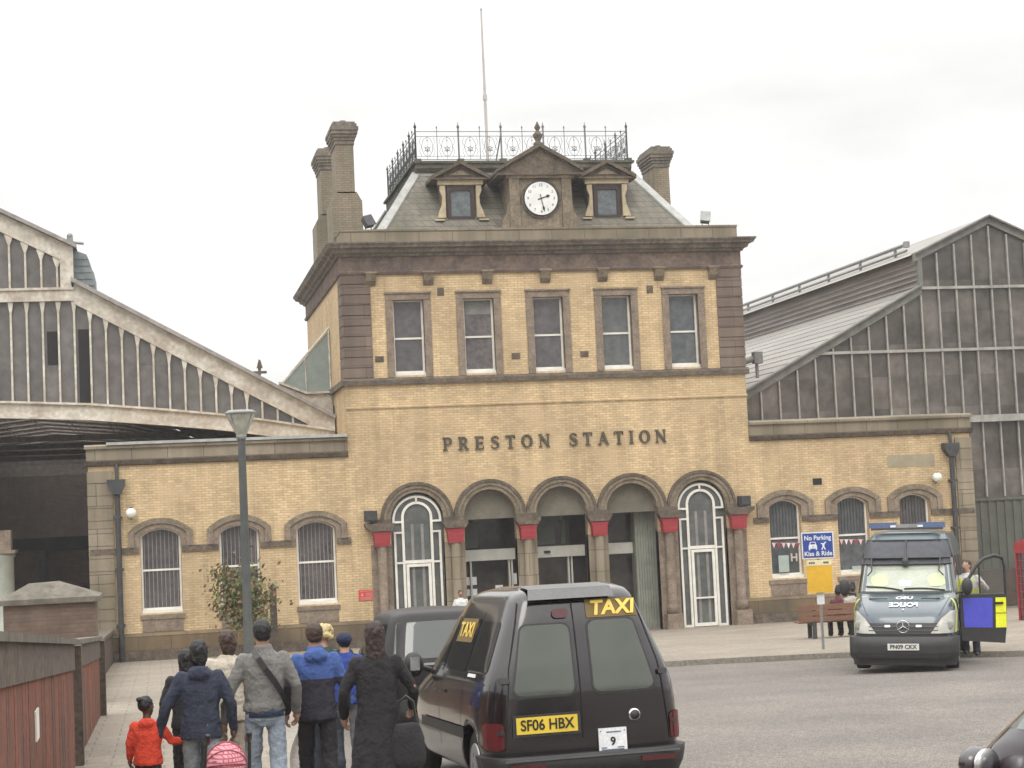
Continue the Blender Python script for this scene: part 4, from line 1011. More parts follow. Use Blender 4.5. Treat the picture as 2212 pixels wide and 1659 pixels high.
mb.prism([(19.5, 6.85), (19.5, 7.3)] + prof_o[1:-1] + [(RE + .4, 7.3), (RE + .4, 3.8), (27.0, 3.8), (27.0, 6.85)], 'y', YG + .05, YG + .065)
wpart('glazing', mb, M['glaze_r'], rs)
mb = MB(); mb.box(27.0, 44, YG - .05, YG + .05, 1.3, 3.8)
x = 27.1
while x < 44: mb.box(x, x + .14, YG - .09, YG - .05, 1.3, 3.8); x += .32
mb.box(27.0, 44, YG - .12, YG - .02, 3.76, 3.86)
wpart('corrugated_panel', mb, mat('green_grey_sheeting', (.105, .11, .09), .8, (.075, .08, .068), 1.5), rs)
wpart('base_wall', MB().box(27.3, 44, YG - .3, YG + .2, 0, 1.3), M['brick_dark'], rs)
mb = MB()
mb.add([(19.42, YG + .15, 7.45), (27.28, YG + .15, 11.6), (27.28, 95, 11.6), (19.42, 95, 7.45)], [(0, 1, 2, 3)])
for s in (1,):
    mb.add([(27.0, YG + .15, 12.72), (RX, YG + .15, 14.1), (RX, 95, 14.1), (27.0, 95, 12.72)], [(0, 1, 2, 3)])
    mb.add([(2 * RX - 27.0, YG + .15, 12.72), (RX, YG + .15, 14.1), (RX, 95, 14.1), (2 * RX - 27.0, 95, 12.72)], [(0, 1, 2, 3)])
    mb.add([(RE + .5, YG + .15, 7.45), (2 * RX - 27.28, YG + .15, 11.6), (2 * RX - 27.28, 95, 11.6), (RE + .5, 95, 7.45)], [(0, 1, 2, 3)])
wpart('roof_slope', mb, M['shed_roof'], rs)
mb = MB()
for k in range(15):
    t = k / 14; x = 19.6 + 7.5 * t; z = 7.5 + 4.1 * t * 1.0; z = 7.45 + (x - 19.42) * (4.15 / 7.86)
    mb.box(x, x + .03, YG + .1, 95, z, z + .025)
wpart('patent_glazing_bar', mb, M['bar_grey'], rs)
mb = MB()
mb.box(27.26, 27.34, YG + .14, 95, 11.5, 12.75)
for k in range(6): mb.prism([(27.26, 11.62 + k * .2), (27.22, 11.60 + k * .2), (27.22, 11.63 + k * .2), (27.26, 11.68 + k * .2)], 'y', YG + .2, 95)
wpart('lantern_side', mb, M['louvre'], rs)
mb = MB(); y = 61.0
mb.tube([(27.75, 61.0, 13.42), (27.75, 95, 13.42)], .07, 6); mb.tube([(27.75, 61.0, 13.18), (27.75, 95, 13.18)], .05, 6)
while y < 95: mb.box(27.7, 27.8, y + 1, y + 1.08, 12.9, 13.42); y += 3.4
mb.box(27.66, 27.84, 60.9, 61.1, 13.3, 13.52)
wpart('roof_walkway_rail', mb, M['galv'], rs)
mb = MB(); mb.tube([(19.36, 57.6, 8.75), (20.35, 57.6, 9.02), (20.45, 57.6, 9.02)], .10, 8); mb.box(20.3, 20.6, 57.45, 57.75, 8.85, 9.25); mb.tube([(20.42, 57.6, 8.9), (20.42, 57.6, 8.35)], .06, 6)
tag(mb.build('wall_spout', M['iron_pale']), 'grey iron pipe arm jutting from the right side of the tower over the shed roof', 'pipe')
mb = MB(); mb.add([(28, 95, 0), (60, 95, 0), (60, 95, 14), (28, 95, 14)], [(0, 1, 2, 3)]); mb.add([(19.4, 95, 0), (28, 95, 0), (28, 95, 11), (19.4, 95, 11)], [(0, 1, 2, 3)])
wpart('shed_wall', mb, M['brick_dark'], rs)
# ================================================================== LEFT SIDE: fence, gate pier
fx = -1.0
def ftop(y): return 3.05 + (19.5 - y) * (.070 if y < 19.5 else .058)
fence = empty('timber_fence', (fx, 16, ground(16)), label='weathered red-brown boarded fence with grey coping along the left of the path', cat='fence')
M['boards'] = mat('red_brown_boards', (.22, .07, .040), .85, (.10, .055, .042), 1.1, bump=.4, fine=.35, fs=20, stretch=(1, 1.3, .7))
M['cope'] = mat('grey_coping_board', (.165, .145, .115), .9, (.085, .075, .06), 3, bump=.4, fine=.3, fs=12)
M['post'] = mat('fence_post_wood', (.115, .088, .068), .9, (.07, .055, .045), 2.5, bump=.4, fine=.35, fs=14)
bays = [(6, 21.3), (21.6, 30.3)]
for a, b in bays:
    mb = MB(); y = a
    while y < b - .02:
        y1 = min(y + .15, b); zt_ = ftop(y) - .30
        mb.prism([(y, ground(y) + .12), (y1 - .005, ground(y1) + .12), (y1 - .005, zt_), (y, zt_)], 'x', fx - .03, fx + .0 - random.random() * .006); y += .15
    wpart('board_panel', mb, M['boards'], fence)
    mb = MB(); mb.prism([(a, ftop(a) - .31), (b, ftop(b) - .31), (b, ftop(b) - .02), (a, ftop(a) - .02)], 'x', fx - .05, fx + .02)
    wpart('top_band', mb, M['post'], fence)  # deep dark band under the coping, built as a separate strip
    mb = MB(); mb.prism([(a - .05, ftop(a) - .02), (b + .05, ftop(b) - .02), (b + .05, ftop(b) + .04), (a - .05, ftop(a) + .04)], 'x', fx - .22, fx + .06)
    wpart('coping', mb, M['cope'], fence)
for y in (21.45, 30.4): wpart('post', MB().box(fx - .1, fx + .09, y - .1, y + .1, ground(y) - .1, ftop(y) - .03), M['post'], fence)
mb = MB(); mb.box(fx + .002, fx + .016, 14.65, 14.98, 2.60, 2.84); wpart('reflector_strip', mb, M['white'], fence)
pier = empty('gate_pier', (-2.02, 34.5, ground(34.5) + .18), label='brown brick gate pier with broad sloping stone cap behind the fence', cat='pier')
mb = MB(); mb.box(-.80, .86, -.6, .6, -.3, 1.85); mb.build('pier_brickwork', M['brick_wall'], pier)
mb = MB(); A = [(-.88, -.7, 1.85), (.95, -.7, 1.85), (.95, .7, 1.85), (-.88, .7, 1.85)]; A2 = [(x, y, 1.95) for x, y, z in A]; T = [(-.38, -.1, 2.22), (.18, -.1, 2.24), (.18, .1, 2.24), (-.38, .1, 2.22)]
mb.add(A + A2 + T, [(3, 2, 1, 0), (0, 1, 5, 4), (1, 2, 6, 5), (2, 3, 7, 6), (3, 0, 4, 7), (4, 5, 9, 8), (5, 6, 10, 9), (6, 7, 11, 10), (7, 4, 8, 11), (8, 9, 10, 11)]); mb.build('stone_cap', M['cope'], pier)
lowwall = empty('boundary_wall', (-1.3, 45, ground(45)), label='low dark stone wall between the gate pier and the station wing', cat='wall')
mb = MB(); mb.prism([(34, ground(34)), (55.6, 0), (55.6, 1.05), (34, ground(34) + .95)], 'x', -1.75, -1.42); wpart('masonry', mb, M['brick_dark'], lowwall)
mb = MB(); mb.prism([(34, ground(34) + .95), (55.6, 1.05), (55.6, 1.14), (34, ground(34) + 1.04)], 'x', -1.80, -1.37); wpart('stone_coping', mb, M['stone_dark'], lowwall)
# ================================================================== STREET FURNITURE
lp = spot(532, 33, HP - .26)
lamp = empty('street_lamp', lp, label='tall grey street lamp with inverted cone lantern standing in front of the left wing', cat='street lamp')
mb = MB(); mb.tube([(0, 0, 0), (0, 0, 1.1), (0, 0, 1.15), (0, 0, 3.0), (0, 0, 5.05)], [.105, .105, .09, .08, .07], 14); mb.box(-.16, .16, -.16, .16, 0, .04); mb.build('pole', M['steel_grey'], lamp)
mb = MB(); mb.lathe([(.085, 5.03), (.10, 5.1), (.08, 5.16)], seg=14); mb.build('collar', M['galv'], lamp)
mb = MB(); mb.lathe([(.075, 5.10), (.10, 5.13), (.275, 5.50), (.28, 5.52)], seg=20); mb.build('lantern_bowl', mat('lantern_glass', (.44, .44, .38), .25, (.26, .27, .22), 5), lamp)
mb = MB()
for k in range(4):
    a = rad(45 + 90 * k); mb.tube([(.09 * math.cos(a), .09 * math.sin(a), 5.15), (.29 * math.cos(a), .29 * math.sin(a), 5.52)], .012, 5)
mb.lathe([(.29, 5.51), (.295, 5.55), (.24, 5.585), (.02, 5.60)], seg=20); mb.build('lantern_frame', M['galv'], lamp)
# small tree at the wall
tr = empty('small_tree', (2.45, 53.4, HP), label='small sparse green and russet tree in front of the middle window of the left wing', cat='tree')
mb = MB(); mb.tube([(0, 0, 0), (.03, 0, .7), (-.02, .02, 1.4), (.02, 0, 2.1)], [.045, .04, .03, .015], 7); tips = []
for k in range(14):
    a = random.random() * 6.28; z = random.uniform(.9, 2.1); l = random.uniform(.4, .95); e = Vector((math.cos(a) * l, math.sin(a) * l * .8, z + random.uniform(.1, .6)))
    m_ = Vector((math.cos(a) * l * .5, math.sin(a) * l * .4, z + .2)); mb.tube([(0, 0, z), m_, e], [.018, .012, .005], 5); tips += [m_, e]
mb.build('trunk', M['post'], tr)
mb = MB()
for k in range(2300):
    c = random.choice(tips) + Vector((random.gauss(0, .16), random.gauss(0, .14), random.gauss(.0, .17)))
    if k % 2 == 0: c = Vector((random.gauss(0, .42), random.gauss(0, .35), random.gauss(1.75, .5)))
    s = random.uniform(.045, .09); n_ = Vector((random.gauss(0, 1), random.gauss(0, 1), random.gauss(0, 1))).normalized(); t = n_.orthogonal().normalized(); b = n_.cross(t)
    mb.add([c - t * s, c + b * s * .6, c + t * s, c - b * s * .6], [(0, 1, 2, 3)], 0 if random.random() < .72 else 1)
mb.build('crown', [mat('leaf_green', (.16, .165, .055), .7, (.09, .105, .04), 8), mat('leaf_russet', (.17, .085, .03), .7)], tr)
b_ = empty('timber_post', (3.42, 54.6, HP), label='square brown timber post standing right of the small tree', cat='post')
mb = MB(); mb.box(-.10, .10, -.10, .10, 0, 2.05); mb.build('shaft', M['post'], b_); mb = MB(); mb.box(-.12, .12, -.12, .12, 2.05, 2.1); mb.prism([(-.12, 2.1), (.12, 2.1), (.0, 2.2)], 'y', -.12, .12); mb.build('cap', M['post'], b_)
# kiss and ride sign
sg = spot(1770, 38.6, HP - .10); sgn = empty('parking_sign', sg, (0, 0, rad(-14)), label='blue No Parking Kiss & Ride sign over a yellow board on a thin pole', cat='sign')
mb = MB(); mb.tube([(0, 0, -.05), (0, 0, 2.62)], .032, 10); mb.build('pole', M['galv'], sgn)
mb = MB(); mb.box(-.35, .35, -.055, -.035, 2.08, 2.66); mb.build('blue_panel', M['sign_white'], sgn)
mb = MB(); mb.box(-.325, .325, -.062, -.055, 2.105, 2.635); mb.build('blue_face', M['sign_blue'], sgn)
text('upper_lettering', 'No Parking', M['sign_white'], sgn, (0, -.066, 2.53), .14, .004, width=.58, bold=.003); text('lower_lettering', 'Kiss & Ride', M['sign_white'], sgn, (0, -.066, 2.185), .14, .004, width=.60, bold=.003)
mb = MB()
mb.prism([(-.20, 2.27), (-.17, 2.27), (-.17, 2.30), (-.05, 2.30), (-.05, 2.27), (-.02, 2.27), (-.02, 2.36), (-.035, 2.39), (-.055, 2.45), (-.165, 2.45), (-.185, 2.39), (-.20, 2.36)], 'y', -.067, -.062)
mb.prism([(-.165, 2.395), (-.055, 2.395), (-.07, 2.435), (-.15, 2.435)], 'y', -.069, -.067, 1); mb.box(-.13, -.09, -.069, -.067, 2.33, 2.345, 1)
mb.tube([(.12, -.065, 2.44), (.12, -.065, 2.441)], .018, 8)
mb.prism([(.10, 2.34), (.07, 2.27), (.095, 2.27), (.12, 2.325), (.145, 2.27), (.17, 2.27), (.14, 2.34), (.145, 2.385), (.185, 2.435), (.17, 2.445), (.12, 2.405), (.075, 2.415), (.06, 2.40), (.10, 2.385)], 'y', -.067, -.062)
mb.build('pictogram', [M['sign_white'], M['sign_blue']], sgn)
mb = MB(); mb.box(-.27, .27, -.10, -.04, 1.34, 2.05, 0); mb.box(-.27, .27, -.104, -.10, 1.93, 2.05, 1); mb.box(-.26, .26, -.03, .03, 1.40, 1.98, 2); y_ = mb.build('yellow_board', [M['gold_panel'], M['sign_cream'], M['galv']], sgn)
mb = MB(); [mb.box(x, x + .035, -.107, -.104, 1.97, 2.01) for x in (-.22, -.175, -.13, .09, .13, .17)]; mb.build('timetable_heading', M['steel_grey'], sgn)
mb = MB(); mb.box(-.08, .08, -.04, -.02, 1.08, 1.34); mb.build('small_notice', M['sign_white'], sgn)
# bench with slatted back towards us
bench = empty('park_bench', (16.60, 42.2, ground(42.2) + HP), (0, 0, rad(-4)), label='brown slatted wooden bench facing the station beside the sign pole', cat='bench')
M['bench'] = mat('bench_wood', (.20, .095, .05), .75, (.13, .07, .045), 3, fine=.2, stretch=(.4, 1, 4))
mb = MB()
for z0, z1 in ((.44, .56), (.585, .70), (.725, .86)): mb.box(-.95, .95, -.27, -.24, z0, z1)
mb.build('backrest', M['bench'], bench)
mb = MB()
for k in range(4): mb.box(-.95, .95, -.22 + k * .12, -.12 + k * .12, .40, .43)
mb.build('seat', M['bench'], bench)
for x in (-.55, .55):
    mb = MB(); mb.box(x - .05, x + .05, -.24, -.18, 0, .40); mb.box(x - .05, x + .05, .18, .24, 0, .40); mb.box(x - .04, x + .04, -.2, .22, .34, .40); mb.box(x - .04, x + .04, -.24, -.2, .4, .84); mb.build('leg', M['iron'], bench)
# telephone kiosk at the right edge
kx = empty('telephone_kiosk', (23.83, 45.1, ground(45.1) - .1), label='red telephone kiosk at the right edge of the forecourt', cat='telephone kiosk')
mb = MB()
for sx in (-.45, .37):
    for sy in (-.45, .37): mb.box(sx, sx + .08, sy, sy + .08, .1, 2.2)
mb.box(-.46, .46, -.46, .46, 0, .12); mb.box(-.46, .46, -.46, .46, 2.05, 2.32); [mb.box(-e, e, -e, e, z, z + .05) for e, z in ((.43, 2.32), (.34, 2.37), (.22, 2.42))]; mb.build('frame', M['red_paint'], kx)
mb = MB()
for k in range(1, 9): mb.box(-.38, .38, -.44, -.42, .12 + k * .215, .14 + k * .215); mb.box(-.44, -.42, -.38, .38, .12 + k * .215, .14 + k * .215)
for u in (-.2, .2): mb.box(u - .01, u + .01, -.44, -.42, .12, 2.05); mb.box(-.44, -.42, u - .01, u + .01, .12, 2.05)
mb.build('door_grid', M['red_paint'], kx)
mb = MB(); mb.box(-.38, .38, -.42, -.41, .12, 2.05); mb.box(-.41, -.40, -.38, .38, .12, 2.05); mb.build('kiosk_pane', M['pane'], kx)
mb = MB(); mb.box(-.3, .3, -.468, -.46, 2.12, 2.24); mb.build('sign_strip', M['sign_white'], kx)
# ================================================================== VEHICLES
def paint(name, c, rough=.18, c2=None):
    return mat(name, c, rough, c2 or tuple(x * .8 for x in c), 2, fine=.05, coat=.8)
M['taxi_paint'] = paint('black_paint', (.0085, .0065, .0075), .2, (.013, .010, .011))
M['hv'] = mat('hi_vis_side', (.62, .66, .06), .5)
M['plastic'] = mat('bumper_plastic', (.028, .026, .027), .55, (.02, .02, .02), 6)
M['rubber'] = mat('tyre_rubber', (.02, .02, .02), .85)
M['rim'] = mat('wheel_trim', (.30, .30, .30), .35, metal=.5)
M['tail'] = mat('tail_lamp_lens', (.10, .012, .014), .3)
M['tail_dim'] = mat('dark_red_lens', (.07, .012, .014), .3)
M['amber'] = mat('indicator_lens', (.5, .16, .02), .3)
M['yplate'] = mat('yellow_number_plate', (.72, .52, .05), .45, fine=.03)
M['wplate'] = mat('white_number_plate', (.62, .62, .58), .45, fine=.03)
M['chrome'] = mat('chrome', (.62, .62, .62), .18, metal=1.0)
M['seam'] = mat('panel_gap', (.004, .004, .004), .8)
M['taxi_yellow'] = mat('taxi_yellow', (.80, .56, .10), .5, fine=.04)
M['sticker_dark'] = mat('sticker_amber', (.14, .085, .012), .5)
def glass_mat(name, c, a=.62):
    return mat(name, c, .06, tuple(x * .8 for x in c), 1.5, alpha=a, spec=.9, fine=.05)
M['cabglass'] = glass_mat('rear_window_glass', (.13, .145, .12), .6)
M['sideglass'] = glass_mat('side_window_glass', (.035, .035, .035), .85)
M['screen'] = glass_mat('windscreen_glass', (.10, .11, .10), .45)
def interp(tab, z):
    if z <= tab[0][0]: return tab[0][1]
    for (a, va), (b, vb) in zip(tab[:-1], tab[1:]):
        if z <= b:
            t = (z - a) / (b - a); return va + (vb - va) * t
    return tab[-1][1]
class Shell:
    """stacked plan outlines: hw(z) half width, yr(z) rear, yf(z) front, corner sharpness nr/nf"""
    def __init__(s, hw, yr, yf, nr=9, nf=5): s.hw, s.yr, s.yf, s.nr, s.nf = hw, yr, yf, nr, nf
    def mid(s, z): return .5 * (interp(s.yr, z) + interp(s.yf, z))
    def side(s, y, z):
        hw, m_ = interp(s.hw, z), s.mid(z)
        if y < m_: t = (m_ - y) / (m_ - interp(s.yr, z)); n = s.nr
        else: t = (y - m_) / (interp(s.yf, z) - m_); n = s.nf
        t = min(abs(t), .9999); return hw * (1 - t ** n) ** (1 / n)
    def rear(s, x, z):
        hw, m_ = interp(s.hw, z), s.mid(z); t = min(abs(x) / hw, .9999)
        return m_ - (m_ - interp(s.yr, z)) * (1 - t ** s.nr) ** (1 / s.nr)
    def front(s, x, z):
        hw, m_ = interp(s.hw, z), s.mid(z); t = min(abs(x) / hw, .9999)
        return m_ + (interp(s.yf, z) - m_) * (1 - t ** s.nf) ** (1 / s.nf)
    def body(s, zs, n=128, m=0):
        mb = MB(); vs = []
        for z in zs:
            hw, m_, yr_, yf_ = interp(s.hw, z), s.mid(z), interp(s.yr, z), interp(s.yf, z)
            for k in range(n):
                t = 2 * math.pi * k / n
                # spread points evenly along a boxy outline
                c, d = math.cos(t), math.sin(t); q = max(abs(c), abs(d)); ux, uy = c / q, d / q
                nn = s.nf if uy > 0 else s.nr
                l = (abs(ux) ** nn + abs(uy) ** nn) ** (1 / nn); ux, uy = ux / l, uy / l
                vs.append((ux * hw, m_ + uy * ((yf_ - m_) if uy > 0 else (m_ - yr_)), z))
        fs = [(i * n + k, i * n + (k + 1) % n, (i + 1) * n + (k + 1) % n, (i + 1) * n + k) for i in range(len(zs) - 1) for k in range(n)]
        fs += [tuple(range(n - 1, -1, -1)), tuple((len(zs) - 1) * n + k for k in range(n))]
        mb.add(vs, fs, m, True); return mb
    def patch(s, mb, poly, where, off=.004, m=0, nz=10, nx=8, thick=0, curve=True):
        """polygon in (a, z): a is y on a side ('L'/'R'), x on 'rear'/'front'; laid on the body surface"""
        zs = [p[1] for p in poly]; z0, z1 = min(zs), max(zs); rows = []
        keys = sorted(set([z0 + (z1 - z0) * k / nz for k in range(nz + 1)] + zs))
        for z in keys:
            xs = []
            for (a, za), (b, zb) in zip(poly, poly[1:] + poly[:1]):
                if abs(za - zb) < 1e-9:
                    if abs(z - za) < 1e-6: xs += [a, b]
                elif min(za, zb) - 1e-6 <= z <= max(za, zb) + 1e-6: xs.append(a + (b - a) * (z - za) / (zb - za))
            if len(xs) >= 2: rows.append((z, min(xs), max(xs)))
        vs = []
        for z, a, b in rows:
            for k in range(nx + 1):
                u = a + (b - a) * k / nx
                if where == 'R': vs.append((s.side(u, z) + off, u, z))
                elif where == 'L': vs.append((-s.side(u, z) - off, u, z))
                elif where == 'rear': vs.append((u, s.rear(u, z) - off, z))
                else: vs.append((u, s.front(u, z) + off, z))
        w_ = nx + 1
        fs = [(i * w_ + k, i * w_ + k + 1, (i + 1) * w_ + k + 1, (i + 1) * w_ + k) for i in range(len(rows) - 1) for k in range(nx)]
        mb.add(vs, fs, m, True); return mb
def rrect(a0, z0, a1, z1, r=.06, sl=0.0, sr=0.0, n=4):
    """rounded quad; sl/sr shift the top corners"""
    P = [((a0, z0), 180), ((a1, z0), 270), ((a1 + sr, z1), 0), ((a0 + sl, z1), 90)]; out_ = []
    cs = [(a0 + r, z0 + r), (a1 - r, z0 + r), (a1 + sr - r, z1 - r), (a0 + sl + r, z1 - r)]
    for (cx_, cz), (_, s0) in zip(cs, P):
        for k in range(n + 1):
            t = rad(s0 + 90 * k / n); out_.append((cx_ + r * math.cos(t), cz + r * math.sin(t)))
    return out_
def wheels(root, xs, ys, r=.32, w_=.20, arch=None):
    for y in ys:
        for s in (-1, 1):
            x = s * xs
            mb = MB(); mb.tube([(x - s * w_, y, r), (x - s * w_ * .9, y, r), (x - s * .02, y, r), (x, y, r)], [r * .94, r, r, r * .93], 28)
            wobj = mb.build('wheel', M['rubber'], root)
            mb = MB(); mb.tube([(x - s * .01, y, r), (x + s * .012, y, r)], [r * .66, r * .62], 24)
            for k in range(6):
                a = k * math.pi / 3; mb.box(x + s * .005, x + s * .022, y + math.cos(a) * r * .35 - .02, y + math.cos(a) * r * .35 + .02, r + math.sin(a) * r * .35 - .02, r + math.sin(a) * r * .35 + .02)
            mb.build('rim', M['rim'], wobj)
def cut_arches(body, xs, ys, r, w_=.4):
    for y in ys:
        for s in (-1, 1):
            c = MB(); c.tube([(s * (xs - .25), y, .33), (s * (xs + .3), y, .33)], r, 32, smooth=False); co = c.build('c', M['black'])
            co.matrix_world = body.parent.matrix_basis.copy() if body.parent else Matrix()
            md = body.modifiers.new('b', 'BOOLEAN'); md.operation = 'DIFFERENCE'; md.object = co; md.solver = 'EXACT'
            bpy.context.view_layer.update(); bake(body); bpy.data.objects.remove(co)
PITCH = -math.atan(SL)
# ---------------------------------------------------------------- near taxi van
tp = spot(1258, 15.75)
tx = empty('taxi_van', tp, (PITCH, 0, rad(2.6)), label='nearest black taxi van seen from behind with yellow TAXI sign and yellow number plate', cat='taxi')
V = Shell(hw=[(.26, .87), (.36, .905), (.55, .93), (.80, .925), (.97, .90), (1.10, .87), (1.23, .82), (1.58, .675), (1.74, .61), (1.82, .575), (1.87, .53), (1.905, .47), (1.93, .40)],
          yr=[(.26, .08), (.36, .03), (.5, .0), (1.0, .0), (1.2, .03), (1.6, .11), (1.78, .17), (1.84, .20), (1.88, .25), (1.93, .5)],
          yf=[(.26, 4.3), (.5, 4.42), (.75, 4.36), (.9, 4.2), (1.0, 3.85), (1.08, 3.5), (1.4, 3.1), (1.7, 2.72), (1.84, 2.5), (1.89, 2.2), (1.93, 1.6)], nr=11, nf=4)
zs = [.26, .3, .36, .45, .55, .65, .75, .85, .92, .97, 1.02, 1.08, 1.15, 1.23, 1.32, 1.42, 1.5, 1.58, 1.66, 1.74, 1.78, 1.82, 1.85, 1.87, 1.89, 1.905, 1.92, 1.93]
body = V.body(zs).build('body', M['taxi_paint'], tx); cut_arches(body, .90, (.72, 3.55), .37)
MB().box(-.7, .7, .3, 4.1, .28, .55).build('underbody', M['black'], tx)
wheels(tx, .88, (.72, 3.55), .32)
def patchpart(sh, name, polys, where, material, root, off=.004, **k):
    mb = MB()
    for p in polys: sh.patch(mb, p, where, off, **k)
    return mb.build(name, material, root, fix=False)
# rear doors
for nm, p in (('rear_window', rrect(-.66, .96, -.11, 1.575, .07, sl=.10, sr=.0)), ('rear_window', rrect(.07, .96, .63, 1.59, .07, sl=0, sr=-.12))):
    c = sum(a for a, _ in p) / len(p)
    seal = [(c + (a - c) * 1.07, 1.29 + (z - 1.29) * 1.06) for a, z in p]
    so_ = patchpart(V, 'window_seal', [seal], 'rear', M['plastic'], tx, .004)
    patchpart(V, 'rear_glass', [p], 'rear', M['cabglass_r'] if 'cabglass_r' in M else M['cabglass'], tx, .007)
patchpart(V, 'door_gap', [[(-.062, .56), (-.05, .56), (-.05, 1.77), (-.062, 1.77)], [(-.77, .50), (-.76, .50), (-.69, 1.2), (-.70, 1.2)], [(.76, .50), (.77, .50), (.70, 1.2), (.69, 1.2)], [(-.55, 1.775), (.55, 1.775), (.55, 1.785), (-.55, 1.785)],
   [(-.70, 1.2), (-.69, 1.2), (-.54, 1.775), (-.55, 1.775)], [(.69, 1.2), (.70, 1.2), (.55, 1.775), (.54, 1.775)]], 'rear', M['seam'], tx, .005)
mb = MB(); V.patch(mb, rrect(-.25, 1.63, -.10, 1.71, .035), 'rear', .02); mb.build('high_brake_lamp', M['tail_dim'], tx, fix=False)
mb = MB(); mb.box(-.20, .22, .22, .50, 1.868, 1.885); 
mb = MB()
for k in range(1):
    mb.add([(-.47, .10, 1.80), (.34, .10, 1.80), (.32, .16, 1.895), (-.45, .16, 1.895), (-.45, .5, 1.93), (.32, .5, 1.93)], [(0, 1, 2, 3), (3, 2, 5, 4)])
mb.build('spoiler_panel', mat('spoiler_sky_sheen', (.13, .128, .13), .35), tx, fix=False)  # grey on the black roof paints in the sky reflected by the spoiler
# TAXI sign over right window
mb = MB(); V.patch(mb, rrect(.07, 1.615, .56, 1.78, .01, sl=.0, sr=-.03), 'rear', .008); tsg = mb.build('taxi_sign', M['sticker_dark'], tx, fix=False)
text('taxi_lettering', 'TAXI', M['taxi_yellow'], tsg, (.315, V.rear(.3, 1.698) - .014, 1.696), .185, .006, (rad(90 - 17), 0, 0), width=.42, bold=.006, shear=.18)
# plates
mb = MB(); mb.box(-.70, -.08, -.035, -.01, .612, .80, 1); mb.box(-.67, -.11, -.042, -.035, .635, .78, 0); pl = mb.build('number_plate', [M['yplate'], M['plastic']], tx, (.0, 0, .0))
text('plate_lettering', 'SF06 HBX', M['black'], pl, (-.39, -.046, .707), .13, .004, width=.49, bold=.002)
mb = MB(); mb.box(.23, .49, -.03, -.012, .515, .735); pl = mb.build('licence_plate', M['sign_white'], tx, (-.15, 0, -.10))
text('licence_number', '9', M['black'], pl, (.36, -.034, .615), .10, .004, bold=.002)
mb = MB()
for z, a, b in ((.70, .30, .44), (.563, .25, .30), (.563, .40, .46), (.545, .25, .46), (.532, .27, .44)): mb.box(a, b, -.033, -.03, z - .005, z + .005)
for x, z in ((.25, .71), (.47, .71), (.25, .535), (.47, .535)): mb.box(x - .005, x + .005, -.033, -.03, z - .006, z + .006)
mb.build('licence_small_print', mat('print_grey', (.12, .14, .2), .6), pl)
mb = MB(); mb.lathe([(.058, 0), (.058, .012), (.045, .02), (.01, .022)], seg=24); b2 = mb.build('round_badge', M['chrome'], tx, (.43, -.004, .735), (rad(90), 0, 0))
mb = MB(); mb.lathe([(.044, .018), (.044, .025)], seg=24); mb.build('badge_centre', M['plastic'], b2)
for s in (-1, 1):
    mb = MB(); V.patch(mb, rrect(s * .86 - .05, .50, s * .86 + .05, .74, .03), 'rear', .02, nx=10); V.patch(mb, rrect(.02, .50, .16, .74, .03), 'R' if s > 0 else 'L', .02)
    mb.build('tail_lamp', M['tail'] if True else M['tail'], tx, fix=False)
    mb = MB(); V.patch(mb, rrect(s * .74 - .06, 1.08, s * .74 + .04, 1.13, .02), 'rear', .03); mb.build('door_hinge', M['plastic'], tx, fix=False); mb = MB(); V.patch(mb, rrect(s * .80 - .03, .64, s * .80 + .03, .68, .01), 'rear', .03); mb.build('door_hinge', M['plastic'], tx, fix=False)
# bumper
B = Shell(hw=[(.2, .91), (.5, .965), (.6, .96)], yr=[(.2, .0), (.3, -.10), (.42, -.12), (.46, -.06)], yf=[(.2, 2.2), (.6, 2.2)], nr=8, nf=2)
def bumper(name, sh, z0, z1, root, material, yfront, n=40):
    mb = MB(); vs = []; rows = [z0 + (z1 - z0) * k / 6 for k in range(7)]
    for z in rows:
        for k in range(n + 1):
            t = k / n; hw = interp(sh.hw, z)
            # from left side (y=yfront) round the rear to the right side
            u = (t - .5) * 2; 
            if abs(u) < .7: x = u / .7 * hw * .985; y = sh.rear(x, z)
            else: y_r = sh.rear(hw * .985, z); q = (abs(u) - .7) / .3; y = y_r + (yfront - y_r) * q; x = math.copysign(hw, u)
            vs.append((x, y, z))
    w2 = n + 1
    fs = [(i * w2 + k, i * w2 + k + 1, (i + 1) * w2 + k + 1, (i + 1) * w2 + k) for i in range(6) for k in range(n)]
    mb.add(vs, fs, 0, True)
    top = [v for v in vs[-w2:]]; mb.add(top + [(v[0] * .9, max(v[1], 0) + .1, v[2] + .0) for v in top], [(k, k + 1, w2 + k + 1, w2 + k) for k in range(n)], 0)
    bt = [v for v in vs[:w2]]; mb.add(bt + [(v[0] * .9, max(v[1], 0) + .12, v[2]) for v in bt], [(k, k + 1, w2 + k + 1, w2 + k) for k in range(n)], 0)
    return mb.build(name, material, root)
bp_ = bumper('bumper', B, .16, .44, tx, M['plastic'], .42)
for a in (-.76, .44): MB().box(a, a + .32, -.132, -.115, .335, .38).build('reflector', M['tail_dim'], bp_)
mb = MB(); mb.box(-.80, .80, -.128, -.11, .405, .418); mb.build('bumper_shine_strip', mat('bumper_shine', (.10, .10, .10), .35), bp_)  # paler strip paints the shine along the bumper's top edge
